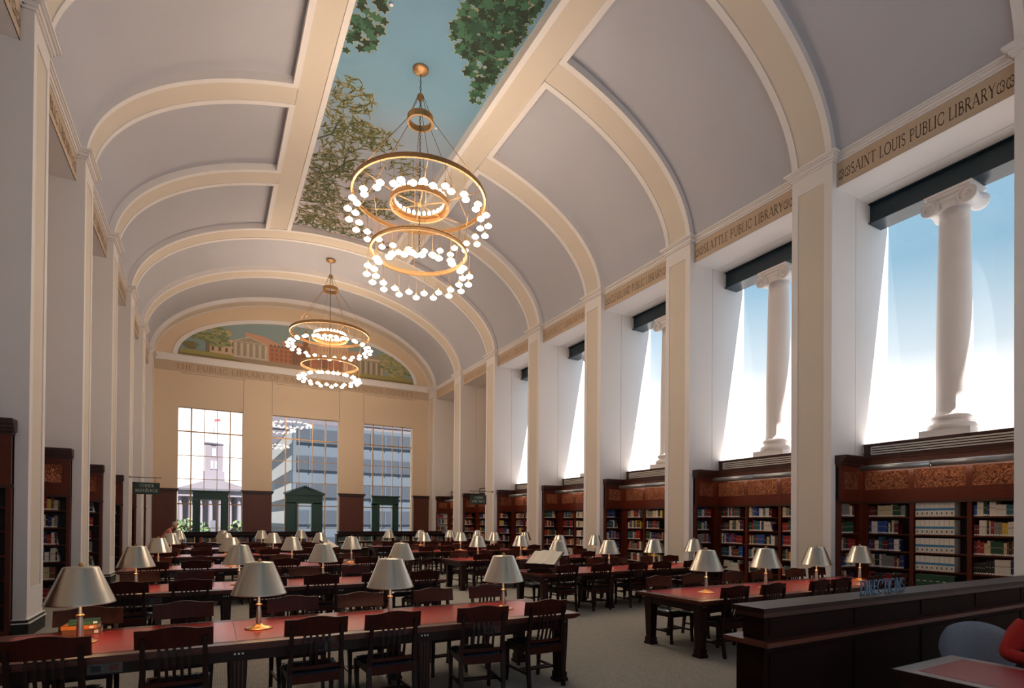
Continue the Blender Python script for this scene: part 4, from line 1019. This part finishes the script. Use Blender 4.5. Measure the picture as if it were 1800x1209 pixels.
# ------------------------------------------------------------------ chandeliers
def ring(mb, r, z, h, th, mt, n=72):
    mb.lathe([(r - th / 2, z - h / 2), (r + th / 2, z - h / 2), (r + th / 2, z + h / 2), (r - th / 2, z + h / 2), (r - th / 2, z - h / 2)], mt, n=n, smooth=False)
def make_chandelier():
    root = empty('chandelier', (0, 0, 0), cat='chandelier', group='hanging ring chandeliers')
    ZC = 13.0
    c = MB(); c.lathe([(0, ZC), (.20, ZC), (.20, ZC - .03), (.16, ZC - .06), (.06, ZC - .10), (0, ZC - .12)], M_bronze, n=32); c.build('canopy', root)
    c = MB()
    z = ZC - .1; i = 0
    while z > 8.4:
        a = i % 2 * PI / 2; dx, dy = math.cos(a) * .022, math.sin(a) * .022
        c.tube([(dx * math.sin(t), dy * math.sin(t), z - .045 + .05 * math.cos(t)) for t in [2 * PI * q / 8 for q in range(8)]], .006, M_chain, 5, closed=True); z -= .082; i += 1
    c.build('chain', root)
    c = MB(); c.lathe([(0, 12.42), (.03, 12.40), (.08, 12.34), (.09, 12.28), (.05, 12.22), (.02, 12.2), (0, 12.16)], M_bronze, n=16); c.build('hub', root)
    for nm, r_, z_, h_ in (('upper_ring', .30, 11.72, .13), ('main_ring', 1.62, 9.78, .085), ('inner_ring', .71, 9.62, .11), ('lower_ring', 1.17, 8.42, .08)):
        c = MB(); ring(c, r_, z_, h_, .03, M_bronze, 80); ring(c, r_, z_ + h_ / 2, .02, .05, M_bronze, 80); ring(c, r_, z_ - h_ / 2, .02, .05, M_bronze, 80); c.build(nm, root)
    for i in range(6):
        a = 2 * PI * i / 6 + .3; ca, sa = math.cos(a), math.sin(a)
        c = MB(); c.tube([(.08 * ca, .08 * sa, 12.3), (.30 * ca, .30 * sa, 11.75)], .008, M_bronze, 6); c.tube([(.30 * ca, .30 * sa, 11.70), (1.60 * ca, 1.60 * sa, 9.84)], .008, M_bronze, 6); c.build('suspension_rod', root)
        c = MB(); c.tube([(.02 * ca, .02 * sa, 9.62), (.70 * ca, .70 * sa, 9.58)], .012, M_bronze, 6); c.tube([(.72 * ca, .72 * sa, 9.6), (1.6 * ca, 1.6 * sa, 9.74)], .010, M_bronze, 6); c.build('spoke', root)
        c = MB(); c.tube([(1.15 * ca, 1.15 * sa, 8.46), (1.35 * ca, 1.35 * sa, 9.70)], .006, M_bronze, 6); c.build('lower_suspension_rod', root)
    c = MB(); c.lathe([(0, 9.70), (.04, 9.68), (.05, 9.62), (.03, 9.56), (0, 9.53)], M_bronze, n=12); c.build('spoke_hub', root)
    gm = MB(); gm.lathe([(0, -.052), (.042, -.046), (.074, -.026), (.09, 0), (.076, .022), (.052, .038), (.028, .048), (0, .055)], M_glow, n=16)
    gmd = gm.data('glass_globe')
    sm_ = MB(); sm_.lathe([(0, .055), (.028, .055), (.032, .07), (.022, .11), (.008, .125), (.004, .13), (.004, .52), (0, .52)], M_bronze, n=8); smd = sm_.data('pendant_stem')
    def pend(r, a, z, drop):
        x, y = r * math.cos(a), r * math.sin(a)
        g = bpy.data.objects.new('glass_globe', gmd); C.objects.link(g); g.parent = root; g.location = (x, y, z - drop)
        s = bpy.data.objects.new('pendant_stem', smd); C.objects.link(s); s.parent = g; s.location = (0, 0, 0)
    for i in range(44): a = 2 * PI * i / 44; pend(1.62 + (.09 if i % 2 else -.09), a, 9.72, .55 if i % 2 else .50)
    for i in range(34): a = 2 * PI * i / 34; pend(1.17 + (.09 if i % 2 else -.09), a, 8.36, .55 if i % 2 else .50)
    bmesh_ = MB(); bmesh_.lathe([(0, -.01), (.02, 0), (.036, .03), (.042, .06), (.034, .09), (.014, .12), (0, .128)], M_bulb, n=12); bd = bmesh_.data('candle_bulb')
    for i in range(30):
        a = 2 * PI * i / 30; g = bpy.data.objects.new('candle_bulb', bd); C.objects.link(g); g.parent = root; g.location = (.64 * math.cos(a), .64 * math.sin(a), 9.70)
    c = MB(); ring(c, .64, 9.675, .03, .07, M_bronze, 60); c.build('bulb_tray', root)
    snapshot(root); return root
ch = make_chandelier(); ch.location = (4.49, 12.98, 0); tag(ch, 'large brass ring chandelier with glowing globes under the blue mural, the nearer one')
copy_tree(ch, (4.49, 24.5, .02), .4, 'large brass ring chandelier before the far wall painting, the farther one')

# ------------------------------------------------------------------ people
def ensure_skin(me):
    if not me.skin_vertices:
        import bmesh
        bmh = bmesh.new(); bmh.from_mesh(me); bmh.verts.layers.skin.verify(); bmh.to_mesh(me); bmh.free()
def skin_body(name, nodes, edges, root, mt, subd=2):
    me = bpy.data.meshes.new(name); keys = list(nodes); me.from_pydata([nodes[k][0] for k in keys], [(keys.index(a), keys.index(b)) for a, b in edges], []); me.update(); ensure_skin(me)
    for i, k in enumerate(keys):
        sv = me.skin_vertices[0].data[i]; r_ = nodes[k][1]; sv.radius = r_ if isinstance(r_, tuple) else (r_, r_); sv.use_root = (i == 0)
    o = bpy.data.objects.new(name, me); C.objects.link(o); o.parent = root
    md = o.modifiers.new('skin', 'SKIN'); md.use_smooth_shade = True
    s = o.modifiers.new('sub', 'SUBSURF'); s.levels = subd; s.render_levels = subd; me.materials.append(mt); return o
def head(root, c, fwd, hair_mt, long=False):
    """egg head with eyes, nose, ears and a hair cap; fwd = yaw angle of the face"""
    ca, sa = math.cos(fwd), math.sin(fwd)
    def T(x, y, z): return (c[0] + x * ca - y * sa, c[1] + x * sa + y * ca, c[2] + z)
    b = MB(); n, m = 20, 16; vs = []
    for j in range(m + 1):
        ph = -PI / 2 + PI * j / m
        for i in range(n):
            t = 2 * PI * i / n; x, y, z = math.cos(ph) * math.cos(t), math.cos(ph) * math.sin(t), math.sin(ph)
            jaw = 1 - .28 * max(0, -z); X = .098 * x * (1 - .08 * max(0, -z)); Y = .076 * y * jaw; Z = .118 * z
            if x > .8 and abs(y) < .25 and -.25 < z < .12: X += .018
            vs.append(T(X, Y, Z))
    fs = [(j * n + i, j * n + (i + 1) % n, (j + 1) * n + (i + 1) % n, (j + 1) * n + i) for j in range(m) for i in range(n)]
    b.mesh(vs, fs, M_skin, True)
    for s in (1, -1): b.lathe([(0, -.012), (.026, -.008), (.03, 0), (.02, .01), (0, .012)], M_skin, T(0, s * .078, -.005), 10, axis='y')
    b.prism([T(.092, -.012, -.03)[:2], T(.118, 0, -.03)[:2], T(.092, .012, -.03)[:2]], 'z', c[2] - .035, c[2] + .02, M_skin)
    h = b.build('head', root)
    e = MB()
    for s in (1, -1): e.lathe([(0, -.009), (.009, 0), (0, .009)], M_black, T(.086, s * .03, .012), 10)
    e.build('eyes', root)
    q = MB(); vs = []
    for j in range(m + 1):
        ph = -PI / 2 + PI * j / m
        for i in range(n):
            t = 2 * PI * i / n; x, y, z = math.cos(ph) * math.cos(t), math.cos(ph) * math.sin(t), math.sin(ph)
            k = 1.0 if (z > .42 or x < .05) and z > (-.9 if long else -.45) else .86
            vs.append(T(.108 * x * k - .006, .086 * y * k, .128 * z * k + .006))
    q.mesh(vs, fs, hair_mt, True); q.build('hair', root)
def hand(root, w, fdir, up, mt=None):
    """five separate fingers rooted in a palm; w wrist point, fdir finger direction, up = back of the hand"""
    w = Vector(w); f = Vector(fdir).normalized(); u = Vector(up).normalized(); s = f.cross(u).normalized(); nd = {'w': (tuple(w), (.024, .018)), 'p': (tuple(w + f * .05), (.034, .014)), 'k': (tuple(w + f * .085), (.036, .013))}; ed = [('w', 'p'), ('p', 'k')]
    skin_body('palm', nd, ed, root, M_skin, 1)
    for i, (o, l) in enumerate(((-.028, .062), (-.009, .075), (.010, .070), (.028, .055))):
        a = w + f * .085 + s * o; b = a + f * l * .45 + u * .004; c_ = a + f * l * .8 - u * .010; d_ = a + f * l - u * .024
        skin_body('finger', {'a': (tuple(a), .009), 'b': (tuple(b), .0085), 'c': (tuple(c_), .008), 'd': (tuple(d_), .007)}, [('a', 'b'), ('b', 'c'), ('c', 'd')], root, M_skin, 1)
    a = w + f * .035 - s * .028; b = a + f * .03 - s * .022; c_ = b + f * .028 - s * .006 - u * .008
    skin_body('thumb', {'a': (tuple(a), .011), 'b': (tuple(b), .0095), 'c': (tuple(c_), .0085)}, [('a', 'b'), ('b', 'c')], root, M_skin, 1)

# seated reader in red, facing the desk (towards -X); most of the figure lies past the frame edge
px, py = 5.50, 1.58
p = empty('person', (px, py, 0), label='seated person in a red sweater at the desk, at the right edge', cat='person')
nd = {'pel': ((0, 0, .56), (.16, .12)), 'bel': ((-.02, 0, .70), (.15, .115)), 'che': ((-.05, 0, .88), (.175, .12)), 'nk': ((-.07, 0, 1.03), (.07, .07)),
      'sl': ((-.05, .18, .98), .078), 'el': ((-.22, .24, .79), .062), 'wl': ((-.34, -.02, .80), .038),
      'sr': ((-.06, -.17, .98), .072), 'er': ((-.16, -.28, .80), .058), 'wr': ((-.50, -.24, .80), .038)}
skin_body('sweater', nd, [('pel', 'bel'), ('bel', 'che'), ('che', 'nk'), ('che', 'sl'), ('sl', 'el'), ('el', 'wl'), ('che', 'sr'), ('sr', 'er'), ('er', 'wr')], p, M_red)
nd = {'pel': ((0, 0, .55), (.15, .11)), 'hl': ((-.1, .10, .53), .08), 'kl': ((-.46, .12, .50), .06), 'al': ((-.44, .12, .10), .042), 'tl': ((-.60, .13, .04), .036),
      'hr': ((-.1, -.10, .53), .08), 'kr': ((-.46, -.12, .50), .06), 'ar': ((-.44, -.12, .10), .042), 'tr': ((-.60, -.13, .04), .036)}
skin_body('trousers', nd, [('pel', 'hl'), ('hl', 'kl'), ('kl', 'al'), ('al', 'tl'), ('pel', 'hr'), ('hr', 'kr'), ('kr', 'ar'), ('ar', 'tr')], p, M_trouser)
nd = {'a': ((-.07, 0, 1.0), .055), 'b': ((-.085, 0, 1.12), .05)}
skin_body('neck', nd, [('a', 'b')], p, M_skin, 1)
head(p, (-.11, 0, 1.22), PI, M_darkhair, True)
hand(p, (-.355, -.04, .79), (-.6, -.8, -.02), (0, 0, 1)); hand(p, (-.51, -.235, .79), (-1, .2, -.02), (0, 0, 1))

# grey-haired person bending behind the last left-hand lamps
p = empty('person', (-1.46, 25.3, 0), label='grey-haired person in pink bending over near the far left corner', cat='person')
nd = {'pel': ((-.16, 0, .94), (.15, .11)), 'bel': ((-.08, 0, 1.08), (.14, .11)), 'che': ((.06, 0, 1.30), (.16, .12)), 'nk': ((.16, 0, 1.40), (.06, .06)),
      'sl': ((.08, .17, 1.33), .065), 'el': ((.16, .22, 1.10), .05), 'sr': ((.08, -.17, 1.33), .065), 'er': ((.18, -.22, 1.08), .05)}
skin_body('shirt', nd, [('pel', 'bel'), ('bel', 'che'), ('che', 'nk'), ('che', 'sl'), ('sl', 'el'), ('che', 'sr'), ('sr', 'er')], p, M_pink)
nd = {'a': ((.16, .22, 1.10), .042), 'b': ((.34, .16, .98), .032)}
skin_body('forearm', nd, [('a', 'b')], p, M_skin, 1); nd = {'a': ((.18, -.22, 1.08), .042), 'b': ((.36, -.14, .98), .032)}; skin_body('forearm', nd, [('a', 'b')], p, M_skin, 1)
hand(p, (.35, .16, .975), (1, -.1, -.3), (.3, 0, 1)); hand(p, (.37, -.14, .975), (1, .1, -.3), (.3, 0, 1))
nd = {'a': ((.14, 0, 1.38), .052), 'b': ((.20, 0, 1.46), .048)}; skin_body('neck', nd, [('a', 'b')], p, M_skin, 1)
nd = {'pel': ((-.16, 0, .92), (.15, .11)), 'hl': ((-.14, .10, .84), .09), 'kl': ((-.08, .11, .48), .062), 'al': ((-.10, .11, .09), .042), 'tl': ((.05, .12, .04), .036),
      'hr': ((-.14, -.10, .84), .09), 'kr': ((-.08, -.11, .48), .062), 'ar': ((-.10, -.11, .09), .042), 'tr': ((.05, -.12, .04), .036)}
skin_body('trousers', nd, [('pel', 'hl'), ('hl', 'kl'), ('kl', 'al'), ('al', 'tl'), ('pel', 'hr'), ('hr', 'kr'), ('kr', 'ar'), ('ar', 'tr')], p, M_trouser)
head(p, (.27, 0, 1.54), 0, M_grayhair)

# ------------------------------------------------------------------ outside the far windows
GZ = -6.0
g = MB(); g.box(-300, 300, 36, 500, GZ - .5, GZ, mat('pavement', (84, 82, 78), .9)); tag(g.build('ground'), kind='structure')
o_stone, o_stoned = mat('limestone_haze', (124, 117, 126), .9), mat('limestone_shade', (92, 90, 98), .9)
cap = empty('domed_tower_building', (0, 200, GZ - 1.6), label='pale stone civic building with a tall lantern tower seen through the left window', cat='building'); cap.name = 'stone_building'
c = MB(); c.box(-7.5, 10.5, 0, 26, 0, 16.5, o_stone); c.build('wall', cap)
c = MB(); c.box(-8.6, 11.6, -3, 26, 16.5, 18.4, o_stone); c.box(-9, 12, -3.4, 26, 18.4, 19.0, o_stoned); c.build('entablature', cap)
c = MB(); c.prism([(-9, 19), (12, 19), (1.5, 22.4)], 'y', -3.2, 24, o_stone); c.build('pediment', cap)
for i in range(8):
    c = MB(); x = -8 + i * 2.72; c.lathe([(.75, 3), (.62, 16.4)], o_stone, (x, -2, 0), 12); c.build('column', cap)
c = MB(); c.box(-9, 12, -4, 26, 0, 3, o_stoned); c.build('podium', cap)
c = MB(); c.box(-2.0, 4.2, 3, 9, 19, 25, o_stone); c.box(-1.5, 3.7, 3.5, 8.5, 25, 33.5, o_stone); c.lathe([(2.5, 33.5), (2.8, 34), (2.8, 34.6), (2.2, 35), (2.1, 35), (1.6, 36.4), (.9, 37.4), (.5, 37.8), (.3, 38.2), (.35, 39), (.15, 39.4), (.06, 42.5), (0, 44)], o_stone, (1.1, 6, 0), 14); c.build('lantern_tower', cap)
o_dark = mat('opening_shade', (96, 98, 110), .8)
for z0, z1, xa, xb in ((25.8, 28.4, .2, .9), (25.8, 28.4, 1.3, 2.0), (30, 32.4, .6, 1.6)):
    c = MB(); c.box(xa, xb, 3.4, 3.55, z0, z1, mat('bright_opening', (235, 235, 240), .8)); c.build('window', cap)
c = MB(); c.box(.2, 1.7, -4.05, -3.95, 4, 9, o_dark); c.build('door', cap)
c = MB(); c.poly([(1.1, 6, 41.6), (2.9, 6, 41.9), (2.9, 6, 42.8), (1.1, 6, 42.6)], mat('small_flag', (200, 90, 90), .8)); c.build('flag', cap)
def office(name, x0, x1, y, z1, floors, body, glass_, label, side=None, base=GZ):
    r_ = empty(name, (0, 0, 0), label=label, cat='building'); c = MB(); c.box(x0, x1, y, y + 25, base, z1, body); c.build('wall', r_)
    fh = (z1 - base) / floors
    for i in range(floors):
        z = base + i * fh + fh * .35; c = MB(); c.box(x0 + .4, x1 - .4, y - .1, y, z, z + fh * .52, glass_)
        n = int((x1 - x0) / 1.6)
        for j in range(1, n): xx = x0 + (x1 - x0) * j / n; c.box(xx - .06, xx + .06, y - .16, y - .1, z, z + fh * .52, body)
        if side is not None: c.box(x0 - .1, x0, y + .5, y + 24, z, z + fh * .52, side)
        c.build('window_band', r_)
    return r_
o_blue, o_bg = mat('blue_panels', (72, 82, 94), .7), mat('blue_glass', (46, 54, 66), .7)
o_lit = mat('painted_sunlit_band', (220, 214, 210), .8)  # pale colour stands in for sunlight on the office block's side bands
office('office_building', 8.2, 24, 66, 12.6, 6, o_blue, o_bg, 'blue-grey glass office block with side bands painted sunlit in the middle far window', side=o_lit)
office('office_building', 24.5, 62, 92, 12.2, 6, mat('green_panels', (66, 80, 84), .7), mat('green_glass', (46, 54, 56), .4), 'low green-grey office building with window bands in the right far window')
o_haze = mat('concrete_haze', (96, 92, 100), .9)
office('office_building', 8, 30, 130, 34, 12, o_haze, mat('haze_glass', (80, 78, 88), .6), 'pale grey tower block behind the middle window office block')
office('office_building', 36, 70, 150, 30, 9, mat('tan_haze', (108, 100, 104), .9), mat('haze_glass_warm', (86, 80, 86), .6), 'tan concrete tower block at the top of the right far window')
c = MB(); c.box(14, 60, 70, 71, GZ, .9, mat('white_wall', (150, 148, 148), .8)); tag(c.build('low_white_wall'), 'low white wall across the bottom of the right far window', 'wall')
# trees on either side of the civic building
lf1, lf2 = mat('tree_leaf', (58, 80, 50), .9), mat('tree_leaf_pale', (84, 100, 66), .9)
tr_ = random.Random(9)
for i, (x, y, h, w_) in enumerate(((-7.5, 96, 8.6, 4.5), (-3.2, 110, 7.6, 4.0), (6.0, 100, 8.0, 4.0), (10.0, 118, 8.8, 4.5))):
    t = empty('tree', (x, y, GZ), label='leafy green tree outside the left far window, %s from the left' % ORD[i], cat='tree', group='trees outside')
    c = MB()
    for _ in range(420):
        a, b_, q = tr_.random() * 6.28, tr_.uniform(-1, 1), tr_.random() ** .35; rr = math.sqrt(1 - b_ * b_); cx, cy, cz = w_ * q * rr * math.cos(a), w_ * q * rr * math.sin(a), h * .6 + h * .42 * q * b_; s = tr_.uniform(.3, .6)
        d1 = Vector((tr_.uniform(-1, 1), tr_.uniform(-1, 1), tr_.uniform(-1, 1))).normalized() * s; d2 = d1.cross(Vector((tr_.uniform(-1, 1), 1, tr_.uniform(-1, 1)))).normalized() * s * .6; p0 = Vector((cx, cy, cz))
        c.poly([p0 - d1, p0 + d2, p0 + d1, p0 - d2], tr_.choice((lf1, lf2)))
    c.build('foliage', t); c = MB(); c.tube([(0, 0, 0), (0, 0, h * .6)], .25, o_dark, 8); c.build('trunk', t)
f = empty('flagpole', (14.2, 60, GZ), label='flagpole with striped red and white flag seen at the right of the middle window', cat='flagpole')
c = MB(); c.tube([(0, 0, 0), (0, 0, 15)], .06, o_stone, 8); c.build('pole', f)
c = MB()
fr_, fwh, fbl = mat('flag_red', (190, 60, 66), .8), mat('flag_white', (230, 226, 226), .8), mat('flag_blue', (50, 60, 110), .8)
for i in range(9):
    x0 = -.12 - i * .14
    for a, b_ in ((0, 1),):
        c.poly([(x0, .1 * math.sin(i), 14.4 - i * .25), (x0 - .14, .1 * math.sin(i + 1), 14.2 - i * .25), (x0 - .14, .1 * math.sin(i + 1), 11.4 - i * .1), (x0, .1 * math.sin(i), 11.6 - i * .1)], fr_ if i % 2 else fwh)
c.poly([(-.1, -.05, 14.4), (-.7, -.05, 13.4), (-.7, -.05, 12.6), (-.1, -.05, 13.2)], fbl)
c.build('flag', f)
